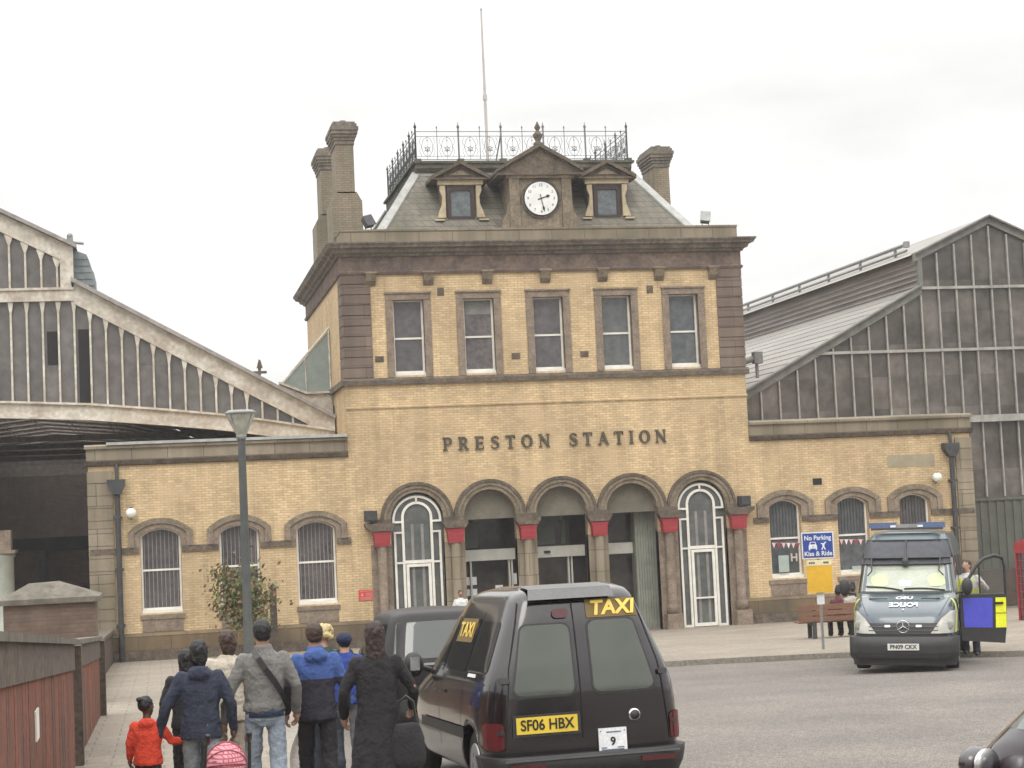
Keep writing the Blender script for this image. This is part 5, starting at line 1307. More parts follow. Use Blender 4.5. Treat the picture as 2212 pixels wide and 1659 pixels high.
# left and right side glazing
for w_, s in (('L', -1), ('R', 1)):
    for p in (rrect(.30, 1.16, 1.05, 1.62, .06, sl=.06, sr=0), rrect(1.14, 1.16, 2.05, 1.64, .05), ):
        patchpart(V, 'side_window', [p], w_, M['sideglass'], tx, .006)
    patchpart(V, 'side_window', [[(2.16, 1.14), (3.22, 1.14), (3.05, 1.26), (2.80, 1.50), (2.60, 1.66), (2.16, 1.66)]], w_, M['sideglass'], tx, .006)
    patchpart(V, 'door_gap', [[(1.095, .42), (1.105, .42), (1.105, 1.70), (1.095, 1.70)], [(2.10, .42), (2.11, .42), (2.11, 1.72), (2.10, 1.72)], [(.3, 1.06), (3.4, 1.06), (3.4, 1.075), (.3, 1.075)]], w_, M['seam'], tx, .004)
    mb = MB(); V.patch(mb, rrect(2.18, .93, 2.34, .965, .012), w_, .03); V.patch(mb, rrect(1.9, .93, 2.05, .965, .012), w_, .03); mb.build('door_handle', M['plastic'], tx, fix=False)
    mb = MB(); V.patch(mb, rrect(.9, .56, 2.95, .66, .02), w_, .02, nx=20); mb.build('rubbing_strip', M['plastic'], tx, fix=False)
    mb = MB(); mb.ball((s * .99, 3.02, 1.17), (.11, .07, .13), 12, 8); mb.tube([(s * .80, 3.08, 1.10), (s * .92, 3.04, 1.14)], .03, 6); mr_ = mb.build('wing_mirror', M['plastic'], tx)
    mb = MB(); mb.box(s * .99 - .05, s * .99 + .05, 2.94, 2.95, 1.11, 1.25); mb.build('mirror_glass', M['chrome'], mr_)
mb = MB(); V.patch(mb, rrect(1.25, 1.42, 1.95, 1.64, .01), 'L', .010); ts2 = mb.build('side_taxi_sign', M['sticker_dark'], tx, fix=False)
text('taxi_lettering', 'TAXI', M['taxi_yellow'], ts2, (-V.side(1.6, 1.53) - .018, 1.60, 1.53), .20, .004, (rad(90 - 16), 0, rad(-90)), width=.58, bold=.004, shear=.15)
mb = MB(); V.patch(mb, rrect(.62, 1.12, .95, 1.15, .005), 'L', .012); mb.build('phone_number_strip', M['sign_white'], tx, fix=False)
mb = MB(); V.patch(mb, rrect(.9, 1.2, 1.16, 1.45, .01), 'front', .01)
patchpart(V, 'windscreen', [[(-.72, 1.12), (.72, 1.12), (.58, 1.72), (-.58, 1.72)]], 'front', M['screen'], tx, .006)
# seats inside
mb = MB()
for x in (-.42, 0, .42): mb.box(x - .17, x + .17, 1.0, 1.14, .7, 1.28); mb.box(x - .11, x + .11, 1.02, 1.1, 1.3, 1.45)
mb.build('rear_seats', mat('grey_seat_cloth', (.16, .17, .15), .9), tx)
# ---------------------------------------------------------------- second taxi (people carrier) further along
t2 = empty('taxi_people_carrier', (3.72, 23.2, ground(23.2)), (PITCH, 0, rad(1)), label='lower black people carrier ahead of the nearest taxi with wide rear window', cat='taxi')
V2 = Shell(hw=[(.24, .82), (.5, .88), (.8, .895), (.98, .87), (1.1, .84), (1.4, .74), (1.56, .68), (1.62, .60), (1.66, .45), (1.68, .2)],
           yr=[(.24, .1), (.4, .0), (.9, .0), (1.0, .03), (1.5, .28), (1.6, .36), (1.65, .5), (1.68, .9)],
           yf=[(.24, 4.4), (.5, 4.5), (.75, 4.4), (.9, 4.0), (1.0, 3.5), (1.5, 2.7), (1.62, 2.4), (1.68, 1.8)], nr=7, nf=4)
zs = [.24, .3, .4, .5, .65, .8, .9, .98, 1.04, 1.1, 1.2, 1.3, 1.4, 1.48, 1.56, 1.6, 1.62, 1.64, 1.66, 1.675, 1.68]
body = V2.body(zs, 104).build('body', mat('dull_black_paint', (.012, .010, .011), .42, (.018, .015, .016), spec=.3), t2); cut_arches(body, .84, (.82, 3.5), .36); wheels(t2, .84, (.82, 3.5), .31)
MB().box(-.7, .7, .3, 4.1, .26, .5).build('underbody', M['black'], t2)
patchpart(V2, 'rear_window', [rrect(-.70, 1.02, .70, 1.50, .06, sl=.07, sr=-.07)], 'rear', glass_mat('dark_rear_glass', (.055, .062, .058), .8), t2, .006)
mb = MB(); V2.patch(mb, rrect(-.74, .93, .74, .96, .01), 'rear', .012); mb.build('chrome_strip', mat('dull_trim', (.2, .19, .19), .4), t2, fix=False)
mb = MB(); V2.patch(mb, [(-.835, 1.10), (-.825, 1.10), (-.725, 1.46), (-.735, 1.46)], 'rear', .03); mb.build('pillar_highlight', M['chrome'], t2, fix=False)  # chrome strip laid on as the bright highlight of the left pillar edge
for s in (-1, 1):
    mb = MB(); V2.patch(mb, rrect(s * .80 - .06, .62, s * .80 + .06, .98, .03), 'rear', .015, nx=10); mb.build('tail_lamp', M['tail_dim'], t2, fix=False)
    for p in (rrect(.45, 1.04, 1.25, 1.48, .06, sl=.1, sr=0), rrect(1.32, 1.04, 2.15, 1.50, .05), [(2.22, 1.04), (3.15, 1.04), (2.65, 1.48), (2.22, 1.50)]): patchpart(V2, 'side_window', [p], 'L' if s < 0 else 'R', M['sideglass'], t2, .006)
    mb = MB(); mb.ball((s * .98, 2.95, 1.04), (.10, .06, .09), 10, 6); mb.tube([(s * .8, 3.0, 1.0), (s * .92, 2.96, 1.02)], .025, 6); mb.build('wing_mirror', M['plastic'], t2)
mb = MB(); mb.box(-.24, .24, -.115, -.09, .33, .43); pl2 = mb.build('number_plate', M['yplate'], t2)
bumper('bumper', Shell(hw=[(.2, .84), (.5, .91), (.6, .905)], yr=[(.2, 0), (.3, -.09), (.5, -.08)], yf=[(.2, 2.2), (.6, 2.2)], nr=6, nf=2), .22, .5, t2, M['plastic'], .4)
mb = MB(); mb.box(.05, .16, .25, .27, 1.25, 1.33); mb.build('window_sticker', M['sign_white'], t2)
mb = MB()
for x in (-.4, .4): mb.box(x - .2, x + .2, 1.3, 1.42, .6, 1.22); mb.box(x - .12, x + .12, 1.32, 1.4, 1.24, 1.4)
mb.build('rear_seats', mat('grey_seat_cloth', (.10, .11, .10), .9), t2)
# ---------------------------------------------------------------- police van facing us
pv = empty('police_van', (12.78, 29.25, ground(29.25)), (math.atan(SL) * .5, rad(-1.2), rad(152.5)), label='dark blue police van facing the camera with raised grille guard and open passenger door', cat='van')
M['police_blue'] = paint('dark_blue_paint', (.05, .072, .092), .32, (.04, .058, .075))
VP = Shell(hw=[(.30, .82), (.40, .90), (.6, .93), (1.1, .935), (1.35, .925), (1.7, .88), (2.05, .83), (2.3, .77), (2.42, .68), (2.47, .5), (2.49, .3)],
           yf=[(.30, .02), (.40, .0), (.62, .0), (.80, -.04), (1.0, -.12), (1.10, -.24), (1.20, -.45), (1.30, -.80), (1.36, -.96), (1.6, -1.16), (2.0, -1.50), (2.2, -1.72), (2.38, -2.0), (2.46, -2.4), (2.49, -2.9)],
           yr=[(.30, -6.0), (.5, -6.05), (1.6, -6.05), (2.3, -5.95), (2.42, -5.85), (2.49, -5.3)], nr=14, nf=6.5)
zs = [.30, .35, .40, .5, .62, .7, .8, .9, 1.0, 1.05, 1.10, 1.15, 1.20, 1.25, 1.30, 1.33, 1.36, 1.45, 1.6, 1.8, 2.0, 2.1, 2.2, 2.3, 2.38, 2.42, 2.45, 2.47, 2.49]
body = VP.body(zs, 120).build('body', M['police_blue'], pv); cut_arches(body, .93, (-.95, -4.7), .42); wheels(pv, .90, (-.95, -4.7), .35, .24)
MB().box(-.75, .75, -5.5, -.2, .32, .6).build('underbody', M['black'], pv)
def arc_poly(x0, x1, z0, z1, n=6): return [(x0, z0), (x1, z0), (x1, z1), (x0, z1)]
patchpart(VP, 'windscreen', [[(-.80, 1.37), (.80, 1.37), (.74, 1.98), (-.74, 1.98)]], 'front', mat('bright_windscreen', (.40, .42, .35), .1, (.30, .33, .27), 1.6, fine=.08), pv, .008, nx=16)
for x in (-.55, .46):
    mb = MB(); VP.patch(mb, [(x + .16 * math.cos(rad(a)) * (1 + .15 * math.sin(a * 3)), 1.58 + .13 * math.sin(rad(a))) for a in range(0, 360, 30)], 'front', .012); mb.build('occupant_jacket', mat('hi_vis_through_glass', (.48, .55, .27), .5, (.42, .46, .34), 14), pv, fix=False)
mb = MB(); VP.patch(mb, rrect(-.10, 1.47, .10, 1.57, .01), 'front', .016); mb.build('dash_card', M['sign_white'], pv, fix=False)
mb = MB(); VP.patch(mb, arc_poly(-.82, .82, 1.345, 1.385), 'front', .016, nx=20)
for a0, z0, a1, z1 in ((-.70, 1.40, .02, 1.43), (.70, 1.47, .05, 1.40)):
    pts = [(a0 + (a1 - a0) * k / 8, z0 + (z1 - z0) * k / 8 + .02 * math.sin(k / 8 * 3.14)) for k in range(9)]
    mb.tube([(x, VP.front(x, z) + .03, z) for x, z in pts], .014, 5)
mb.build('wiper', M['plastic'], pv, fix=False)
# riot grille folded up over the top of the windscreen
g = []
mb = MB(); VP.patch(mb, [(-.80, 1.86), (.80, 1.86), (.78, 1.99), (-.78, 1.99)], 'front', .05, nx=16); VP.patch(mb, [(-.80, 1.98), (.80, 1.98), (.74, 2.30), (-.74, 2.30)], 'front', .09, nx=16)
gg = mb.build('mesh_guard', mat('black_mesh_guard', (.045, .048, .06), .6, (.03, .03, .04), 8, fine=.4, fs=90), pv, fix=False)
mb = MB(); VP.patch(mb, [(-.74, 2.28), (.74, 2.28), (.66, 2.43), (-.66, 2.43)], 'front', .05, nx=16); mb.build('roof_front', mat('pale_blue_paint', (.085, .115, .13), .3), pv, fix=False)
mb = MB()
for a, b in (((-.79, 1.98), (.79, 1.98)), ((-.74, 2.30), (.74, 2.30)), ((-.82, 1.98), (-.74, 2.30)), ((.82, 1.98), (.74, 2.30)), ((0, 1.98), (0, 2.30)), ((-.81, 1.87), (.81, 1.87))):
    pts = [(a[0] + (b[0] - a[0]) * k / 10, a[1] + (b[1] - a[1]) * k / 10) for k in range(11)]
    mb.tube([(x, VP.front(x, z) + .11, z) for x, z in pts], .016, 6)
for s in (-1, 1): mb.tube([(s * .62, VP.front(.62, 1.98) + .12, 1.98), (s * .60, VP.front(.6, 1.75) + .16, 1.75), (s * .68, VP.front(.6, 1.68) + .1, 1.66)], .014, 6)
mb.ball((0, VP.front(0, 1.9) + .12, 1.90), (.07, .05, .09), 8, 6)
mb.build('guard_frame', M['iron'], gg, fix=False)
# light bar
mb = MB(); mb.box(-.66, .66, -2.35, -2.05, 2.49, 2.53, 1); mb.box(-.70, -.20, -2.33, -2.07, 2.53, 2.63, 0); mb.box(.20, .70, -2.33, -2.07, 2.53, 2.63, 0); mb.box(-.20, .20, -2.33, -2.07, 2.53, 2.60, 2)
lb = mb.build('light_bar', [mat('blue_lens', (.10, .14, .26), .3), M['iron'], M['galv']], pv)
for a, z in ((-.25, .05), (.25, .05)):
    mb = MB(); mb.box(a - .05, a + .05, -2.065, -2.05, 2.54, 2.58); mb.build('spot_lamp', M['sign_white'], lb)
# face of the van
mb = MB(); VP.patch(mb, [(-.92, .62), (.92, .62), (.92, .66), (-.92, .66)], 'front', .012, nx=20); VP.patch(mb, rrect(-.62, .68, .62, .86, .05, sl=-.1, sr=.1), 'front', .012, nx=16); mb.build('grille', M['plastic'], pv, fix=False)
mb = MB()
for z in (.735, .80): VP.patch(mb, arc_poly(-.60, .60, z - .008, z + .008), 'front', .022, nx=16)
mb.build('grille_bar', mat('dark_chrome', (.06, .06, .065), .4), pv, fix=False)
mb = MB(); R_ = .105; star = (0, VP.front(0, .82) + .035, .80)
mb.tube([(R_ * math.cos(a * math.pi / 12), star[1], star[2] + R_ * math.sin(a * math.pi / 12)) for a in range(24)], .009, 6, closed=True)
for a in (90, 210, 330): mb.tube([star, (R_ * math.cos(rad(a)), star[1], star[2] + R_ * math.sin(rad(a)))], [.017, .005], 6)
mb.build('front_emblem', M['chrome'], pv)
for s in (-1, 1):
    mb = MB(); p = [(s * .97, .68), (s * .50, .68), (s * .56, .76), (s * .70, .94), (s * .86, 1.06), (s * .97, 1.06)]
    p = [(a * .945, z) for a, z in p]
    VP.patch(mb, p, 'front', .014, nx=12, nz=12); hl = mb.build('headlight', mat('headlamp_glass', (.50, .49, .43), .15, (.36, .36, .33), 6), pv, fix=False)
    mb = MB(); mb.lathe([(.085, 0), (.08, .02), (.05, .03)], seg=20); mb.build('reflector_bowl', mat('lamp_reflector', (.30, .31, .28), .2), hl, (s * .78, VP.front(.78, .83) + .012, .82), (rad(-90), 0, rad(-s * 20)))
    mb = MB(); VP.patch(mb, rrect(s * .27 - .05, .79, s * .27 + .05, .83, .012), 'front', .03); mb.build('grille_lamp', M['sign_white'], pv, fix=False)
    mb = MB(); mb.box(s * .46 - .16, s * .46 + .16, -.74, -.66, 1.255, 1.27); mb.build('bonnet_vent', M['plastic'], pv)
    wh = 'L' if s < 0 else 'R'
    patchpart(VP, 'hi_vis_panel', [[(-.62, .68), (-.42, .68), (-.62, 1.05), (-.85, 1.3), (-.92, 1.3)]], wh, mat('hi_vis_yellow', (.50, .54, .12), .5), pv, .008)
    for a in (-3.4, -5.6): patchpart(VP, 'hi_vis_panel', [arc_poly(a, a + 1.1, .68, 1.25)], wh, M['hv'], pv, .008)
    for a, b in ((-2.3, -1.4), (-4.5, -3.4)): patchpart(VP, 'blue_panel', [arc_poly(a, b, .68, 1.25)], wh, M['sign_blue'], pv, .008)
    patchpart(VP, 'side_window', [[(-2.25, 1.35), (-1.25, 1.35), (-1.5, 1.7), (-1.75, 2.0), (-2.25, 2.0)], arc_poly(-3.8, -2.5, 1.35, 1.98), arc_poly(-5.5, -4.0, 1.35, 1.98)], wh, M['sideglass'], pv, .007)
    mb = MB(); mb.tube([(s * .88, -1.0, 1.34), (s * 1.07, -1.0, 1.38)], .025, 6); mb.ball((s * 1.09, -1.0, 1.46), (.10, .07, .16), 12, 8); mb.build('wing_mirror', M['plastic'], pv)
# bonnet lettering reads mirrored, laid on the slope of the bonnet
def on_bonnet(nm, txt, z, width, size, dz):
    y0, y1 = VP.front(0, z - .03), VP.front(0, z + .03); ang = math.atan2(.06, -(y1 - y0))
    ang = math.atan2(.06, y0 - y1)
    return text(nm, txt, M['sign_white'], pv, (0, VP.front(0, z) + .006, z + .012), size, .006, (ang, 0, rad(180)), width=width, bold=.004, flipx=True)
on_bonnet('police_lettering', 'POLICE', 1.155, .50, .22, 0); on_bonnet('unit_lettering', 'USO', 1.262, .30, .20, 0)
mb = MB(); mb.ball((0, VP.front(0, 1.085) + .01, 1.085), .02, 8, 6); mb.build('washer_jet', M['sign_white'], pv)
mb = MB(); VP.patch(mb, [(-.62, .98), (-.61, .98), (-.78, 1.28), (-.79, 1.28)], 'front', .006); VP.patch(mb, [(.61, .98), (.62, .98), (.79, 1.28), (.78, 1.28)], 'front', .006); VP.patch(mb, arc_poly(-.91, .91, .655, .67), 'front', .03, nx=20); mb.build('panel_gap', M['seam'], pv, fix=False)
# bumper
BP = Shell(hw=[(.2, .88), (.3, .945), (.62, .945)], yf=[(.18, .04), (.3, .09), (.55, .09), (.62, .03)], yr=[(.2, -1.2), (.62, -1.2)], nr=2, nf=5.5)
mb = MB(); VB = [(.13 + .49 * k / 6) for k in range(7)]
vs = []
for z in VB:
    for k in range(41):
        u = (k / 40 - .5) * 2; hw = interp(BP.hw, z)
        if abs(u) < .75: x = u / .75 * hw * .975; y = BP.front(x, z)
        else: ye = BP.front(hw * .975, z); q = (abs(u) - .75) / .25; y = ye + (-.50 - ye) * q; x = math.copysign(hw, u)
        vs.append((x, y, z))
mb.add(vs, [(i * 41 + k, i * 41 + k + 1, (i + 1) * 41 + k + 1, (i + 1) * 41 + k) for i in range(6) for k in range(40)], 0, True)
mb.add(vs[-41:] + [(v[0] * .9, v[1] - .2, v[2]) for v in vs[-41:]], [(k, k + 1, 42 + k, 41 + k) for k in range(40)])
pb = mb.build('bumper', M['plastic'], pv)
mb = MB(); mb.box(-.55, .55, .10, .115, .26, .31); mb.box(-.8, -.62, .085, .10, .27, .36); mb.box(.62, .8, .085, .10, .27, .36); mb.build('lower_intake', M['black'], pb)
mb = MB(); mb.box(-.27, .27, .10, .112, .395, .51); pn = mb.build('number_plate', M['wplate'], pb)
text('plate_lettering', 'PN09 CKX', M['black'], pn, (0, .116, .452), .10, .004, (rad(90), 0, rad(180)), width=.46, bold=.002)
# open passenger door, hinged at the van's left front pillar and swung almost square to its side
dr = empty('open_door', (-.95, -1.18, 0), (0, 0, rad(113)), None); dr.parent = pv; dr.scale = (1, .75, 1)   # local +y = rearward edge when closed
def dd(poly, name, material, x0=-.03, x1=.03, par=None):
    mb = MB(); mb.prism(poly, 'x', x0, x1); o = mb.build(name, material); o.parent = par or dr; return o
# door outline in (y, z); y runs from the hinge to the handle edge
mb = MB(); mb.prism([(0, .48), (1.08, .42), (1.14, .75), (1.16, 1.30), (.0, 1.30), (-.02, .9)], 'x', -.03, .03)
dpan = mb.build('door_panel', M['plastic']); dpan.parent = dr
dd([(.07, .72), (.78, .70), (.80, 1.24), (.05, 1.24)], 'blue_panel', mat('police_cobalt', (.07, .075, .50), .4), .03, .036, dpan); dd([(.86, .70), (1.13, .70), (1.14, 1.24), (.88, 1.24)], 'yellow_panel', mat('hi_vis_door', (.78, .80, .03), .45), .03, .036, dpan)
dd([(.05, .72), (.80, .70), (.82, 1.26), (.03, 1.26)], 'inner_card', M['steel_grey'], -.036, -.03, dpan)
mb = MB(); mb.box(.036, .07, .86, 1.05, 1.12, 1.16); mb.box(.036, .042, .86, 1.13, .955, .965); o = mb.build('door_handle', M['black']); o.parent = dpan
mb = MB(); fr_ = [(.0, 1.28), (.16, 1.50), (.42, 1.80), (.62, 1.94), (.90, 2.0), (1.10, 1.96), (1.15, 1.80), (1.16, 1.30)]
mb.tube([(0, a, b) for a, b in fr_], .035, 8); mb.tube([(0, .52, 1.28), (0, .50, 1.86)], .022, 6); mb.tube([(0, 0, 1.29), (0, 1.16, 1.29)], .03, 6)
o = mb.build('window_frame', M['plastic']); o.parent = dr
dd([(.03, 1.30), (.16, 1.49), (.42, 1.78), (.62, 1.92), (.90, 1.98), (1.09, 1.94), (1.13, 1.80), (1.14, 1.30)], 'door_window', glass_mat('clear_door_glass', (.12, .13, .12), .25), -.004, .004)
# ---------------------------------------------------------------- dark car at the bottom right corner
pm = spot(2122, 8.6); th = rad(24)
cpos = Vector((pm.x, pm.y)) - Vector((-.95 * math.cos(th) - 2.42 * math.sin(th), -.95 * math.sin(th) + 2.42 * math.cos(th)))
car = empty('dark_car', (cpos.x, cpos.y, ground(cpos.y) + .03), (PITCH, 0, th), label='dark car cut off by the bottom right corner, its wing mirror and windscreen pillar showing', cat='car')
M['car_paint'] = paint('dark_plum_paint', (.035, .026, .032), .2)
car.scale = (1.10, 1.0, 1.17)
VC = Shell(hw=[(.2, .78), (.35, .85), (.65, .87), (.9, .845), (.96, .82), (1.2, .70), (1.36, .60), (1.41, .50), (1.43, .3)],
           yr=[(.2, .1), (.4, .0), (.85, .05), (.95, .25), (1.3, .75), (1.4, 1.0), (1.43, 1.4)],
           yf=[(.2, 3.8), (.4, 3.85), (.58, 3.7), (.68, 3.3), (.78, 2.85), (1.2, 2.25), (1.36, 1.98), (1.41, 1.8), (1.43, 1.6)], nr=5, nf=4.5)
zs = [.2, .28, .35, .5, .6, .65, .7, .75, .8, .86, .9, .93, .96, 1.02, 1.1, 1.2, 1.28, 1.33, 1.36, 1.39, 1.41, 1.42, 1.43]
body = VC.body(zs, 104).build('body', M['car_paint'], car); cut_arches(body, .80, (.75, 3.2), .34); wheels(car, .80, (.75, 3.2), .29)
for w_, s in (('L', -1), ('R', 1)):
    patchpart(VC, 'side_window', [[(1.42, .97), (2.55, .97), (2.42, 1.05), (2.05, 1.34), (1.42, 1.36)], [(.70, .97), (1.36, .97), (1.36, 1.36), (1.0, 1.34), (.75, 1.1)]], w_, mat('pale_side_glass', (.17, .19, .18), .08, (.11, .13, .12), 2), car, .006)
    mb = MB(); mb.ball((s * .90, 2.46, .84), (.095, .07, .072), 14, 8); mb.tube([(s * .78, 2.5, .84), (s * .88, 2.45, .84)], .025, 6); mm_ = mb.build('wing_mirror', M['car_paint'], car)
    mb = MB(); mb.lathe([(.085, 0), (.083, .006)], seg=20, sy=.75); mb.build('mirror_glass', M['chrome'], mm_, (s * .90, 2.395, .84), (rad(90), 0, 0))
patchpart(VC, 'windscreen', [[(-.74, .84), (.74, .84), (.58, 1.33), (-.58, 1.33)]], 'front', M['cabglass'], car, .006)
patchpart(VC, 'rear_window', [[(-.62, .99), (.62, .99), (.52, 1.30), (-.52, 1.30)]], 'rear', M['cabglass'], car, .006)
mb = MB(); VC.patch(mb, rrect(1.5, .80, 1.68, .83, .01), 'L', .03); mb.build('door_handle', M['plastic'], car, fix=False)
patchpart(VC, 'door_gap', [[(1.385, .3), (1.395, .3), (1.395, 1.38), (1.385, 1.38)]], 'L', M['seam'], car, .004)
# ================================================================== PEOPLE
def skin(name, c): return mat(name, c, .55, tuple(x * .85 for x in c), 6, fine=.05)
SK = {'dark': skin('deep_brown_skin', (.10, .052, .032)), 'light': skin('light_skin', (.50, .30, .21)), 'mid': skin('warm_skin', (.30, .17, .11))}
def cloth(name, c, c2=None, **k):
    a = dict(rough=.9, c2=c2 or tuple(x * .66 for x in c), ns=7, bump=.6, bs=34, fine=.2, fs=90); a.update(k); return mat(name, c, **a)
def remeshed(mb, name, material, parent, vox, disp=0.0, dsize=.12, smooth=3):
    o = mb.build(name, material, parent)
    m1 = o.modifiers.new('r', 'REMESH'); m1.mode = 'VOXEL'; m1.voxel_size = vox; m1.use_smooth_shade = True
    m2 = o.modifiers.new('s', 'SMOOTH'); m2.iterations = smooth; m2.factor = .5
    if disp:
        t = bpy.data.textures.new('folds', 'CLOUDS'); t.noise_scale = dsize; t.noise_depth = 2
        m3 = o.modifiers.new('d', 'DISPLACE'); m3.texture = t; m3.strength = disp; m3.mid_level = .5
    bake(o)
    for p in o.data.polygons: p.use_smooth = True
    if not o.data.materials: o.data.materials.append(material)
    return o
def hand_geo(mb, w_, d, side, curl=.5):
    """palm, four unequal bent fingers and a thumb; w_ wrist, d forearm direction, side +1 right / -1 left"""
    d = Vector(d).normalized(); n_ = Vector((side, 0, 0)); n_ = (n_ - d * n_.dot(d)).normalized(); t = d.cross(n_) * side      # t: thumb side direction (forward)
    if t.y < 0: t = -t
    w_ = Vector(w_)
    mb.cap(w_, .026, w_ + d * .045, .036); mb.cap(w_ + d * .045 - t * .018, .022, w_ + d * .085 - t * .026, .017); mb.cap(w_ + d * .045 + t * .018, .022, w_ + d * .085 + t * .026, .017)
    for k, (L, o_) in enumerate(((.072, .033), (.080, .011), (.074, -.011), (.058, -.032))):
        p0 = w_ + d * .085 + t * o_; q = (d * math.cos(curl * .7) - n_ * math.sin(curl * .7)); p1 = p0 + q * L * .45
        q2 = (d * math.cos(curl * 1.6) - n_ * math.sin(curl * 1.6)); p2 = p1 + q2 * L * .32; q3 = (d * math.cos(curl * 2.2) - n_ * math.sin(curl * 2.2)); p3 = p2 + q3 * L * .23
        mb.cap(p0, .0105, p1, .0092, 7); mb.cap(p1, .0092, p2, .0085, 7); mb.cap(p2, .0085, p3, .0072, 7)
    p0 = w_ + d * .03 + t * .028; p1 = p0 + (t * .6 + d * .7 - n_ * .3).normalized() * .038; p2 = p1 + (t * .25 + d * .9 - n_ * .3).normalized() * .03
    mb.cap(p0, .014, p1, .0115, 7); mb.cap(p1, .0115, p2, .009, 7)
def person(loc, H, face, label, sk='dark', top=None, legs=None, hair=None, arms=None, stride=.14, lean=0.0, headturn=0.0, style='short', coat=None, bulk=1.0, shoes=None, sit=False, hem=.86, hairlen=1.42, child=False, group=None, hood=False, trunk_only=False, vox=.013, collar=None):
    """figure modelled 1.75 m tall facing +y, then scaled; arms = dict(L=(elbow, wrist), R=...)"""
    k = H / 1.75
    root = empty('person', loc, (0, 0, rad(face)), label, 'person', group); root.scale = (k, k, k)
    hs = 1.25 if child else 1.0                      # children have larger heads
    A = {'L': (Vector((-.27, -.03, 1.15)), Vector((-.29, .05, .90))), 'R': (Vector((.27, -.03, 1.15)), Vector((.29, .05, .90)))}
    for q, v in (arms or {}).items(): A[q] = (Vector(v[0]), Vector(v[1]))
    sh = {'L': Vector((-.175, 0, 1.395)), 'R': Vector((.175, 0, 1.395))}
    if sit:
        hip = {'L': Vector((-.1, 0, .50)), 'R': Vector((.1, 0, .50))}; kn = {'L': Vector((-.13, .44, .50)), 'R': Vector((.13, .44, .50))}; an = {'L': Vector((-.13, .42, .09)), 'R': Vector((.13, .36, .09))}
    else:
        hip = {'L': Vector((-.095, 0, .90)), 'R': Vector((.095, 0, .90))}
        kn = {'L': Vector((-.105, stride * .75 + .02, .50)), 'R': Vector((.105, -stride * .35 + .03, .50))}; an = {'L': Vector((-.10, stride * 1.1, .09)), 'R': Vector((.10, -stride * 1.3, .11))}
    dz = -.42 if sit else 0.0
    D = Vector((0, lean * .3, dz)); 
    for s in 'LR':
        sh[s] = sh[s] + D; A[s] = (A[s][0] + D, A[s][1] + D)
    hc = Vector((0, .015 + lean * .35, 1.635 + dz + (.03 if child else 0)))
    # ---- continuous body
    mb = MB()
    def L(c, rx, ry): return (Vector(c) + Vector((0, lean * .3 * max((c[2] - .9) / .6, 0), dz)), rx, ry)
    mb.loft([L((0, 0, .84), .10, .08), L((0, 0, .90), .155, .11), L((0, 0, .98), .15, .105), L((0, 0, 1.10), .13, .10), L((0, 0, 1.25), .155, .11), L((0, 0, 1.36), .16, .10), L((0, 0, 1.42), .11, .08), L((0, 0, 1.48), .062, .062), L((0, .01, 1.57), .055, .06)], 18)
    for s in 'LR':
        e, w_ = A[s]; mb.cap(sh[s] - Vector((0, 0, .015)), .05, e, .042); mb.cap(e, .042, w_, .028)
        mb.cap(hip[s], .085, kn[s], .058); mb.cap(kn[s], .056, an[s], .038); mb.cap(an[s], .040, an[s] + Vector((0, -.03, -.04)), .035); mb.cap(an[s] + Vector((0, -.02, -.045)), .036, an[s] + Vector((0, .15, -.06)), .028)
        mb.cap(Vector((sh[s].x * .5, 0, 1.36 + dz)), .06, sh[s] - Vector((0, 0, .02)), .05)
    # head with cranium, jaw, nose, ears, brow
    R = Matrix.Rotation(rad(headturn), 3, 'Z')
    def h(x, y, z): return hc + R @ (Vector((x, y, z)) * hs)
    mb.ball(h(0, -.01, .02), (.078 * hs, .095 * hs, .095 * hs), 18, 12); mb.ball(h(0, .022, -.035), (.058 * hs, .068 * hs, .075 * hs), 16, 10); mb.ball(h(0, .05, -.085), (.03 * hs, .028 * hs, .024 * hs), 10, 8)
    mb.cap(h(0, .088, .012), .010 * hs, h(0, .106, -.022), .014 * hs, 8)
    for s in (-1, 1): mb.ball(h(s * .080, -.005, -.005), (.012 * hs, .02 * hs, .032 * hs), 8, 6); mb.ball(h(s * .03, .078, .03), (.022 * hs, .010 * hs, .008 * hs), 8, 5)
    body = remeshed(mb, 'body', SK[sk], root, vox, smooth=2)
    hm = MB()
    for s, sd in (('L', -1), ('R', 1)): hand_geo(hm, A[s][1], A[s][1] - A[s][0], sd)
    # hands join the body mesh
    bm = bmesh.new(); bm.from_mesh(body.data); tmp = hm.mesh('t'); bm.from_mesh(tmp)
    for f_ in bm.faces: f_.smooth = True
    bm.to_mesh(body.data); bm.free()
    # face
    mb = MB()
    for s in (-1, 1): mb.ball(h(s * .030, .083, .012), (.012 * hs, .007 * hs, .007 * hs), 8, 6)
    mb.build('eyes', M['sign_white'], body); mb = MB()
    for s in (-1, 1): mb.ball(h(s * .030, .088, .012), (.006 * hs, .004 * hs, .006 * hs), 8, 6)
    mb.cap(h(-.022, .086, -.052), .004, h(.022, .086, -.052), .004, 6); mb.build('iris_and_lips', mat('dark_brown_features', (.06, .025, .02), .5), body)
    # ---- trousers / skirt
    if legs:
        mb = MB()
        if sit: mb.loft([((0, 0, .44), .15, .13), ((0, 0, .52), .18, .15), ((0, 0, .62), .165, .12)], 18)
        else: mb.loft([((0, 0, .80), .12, .10), ((0, 0, .86), .172 * bulk, .13), ((0, 0, .95), .168 * bulk, .13), ((0, 0, 1.03), .155 * bulk, .115)], 18)
        for s in 'LR': mb.cap(hip[s], .088 * bulk, kn[s], .078 * bulk); mb.cap(kn[s], .078 * bulk, an[s] + Vector((0, -.01, .01)), .066); mb.cap(an[s] + Vector((0, -.01, .05)), .068, an[s] + Vector((0, .0, -.02)), .072)
        remeshed(mb, 'trousers', legs, root, vox, .026, .07)
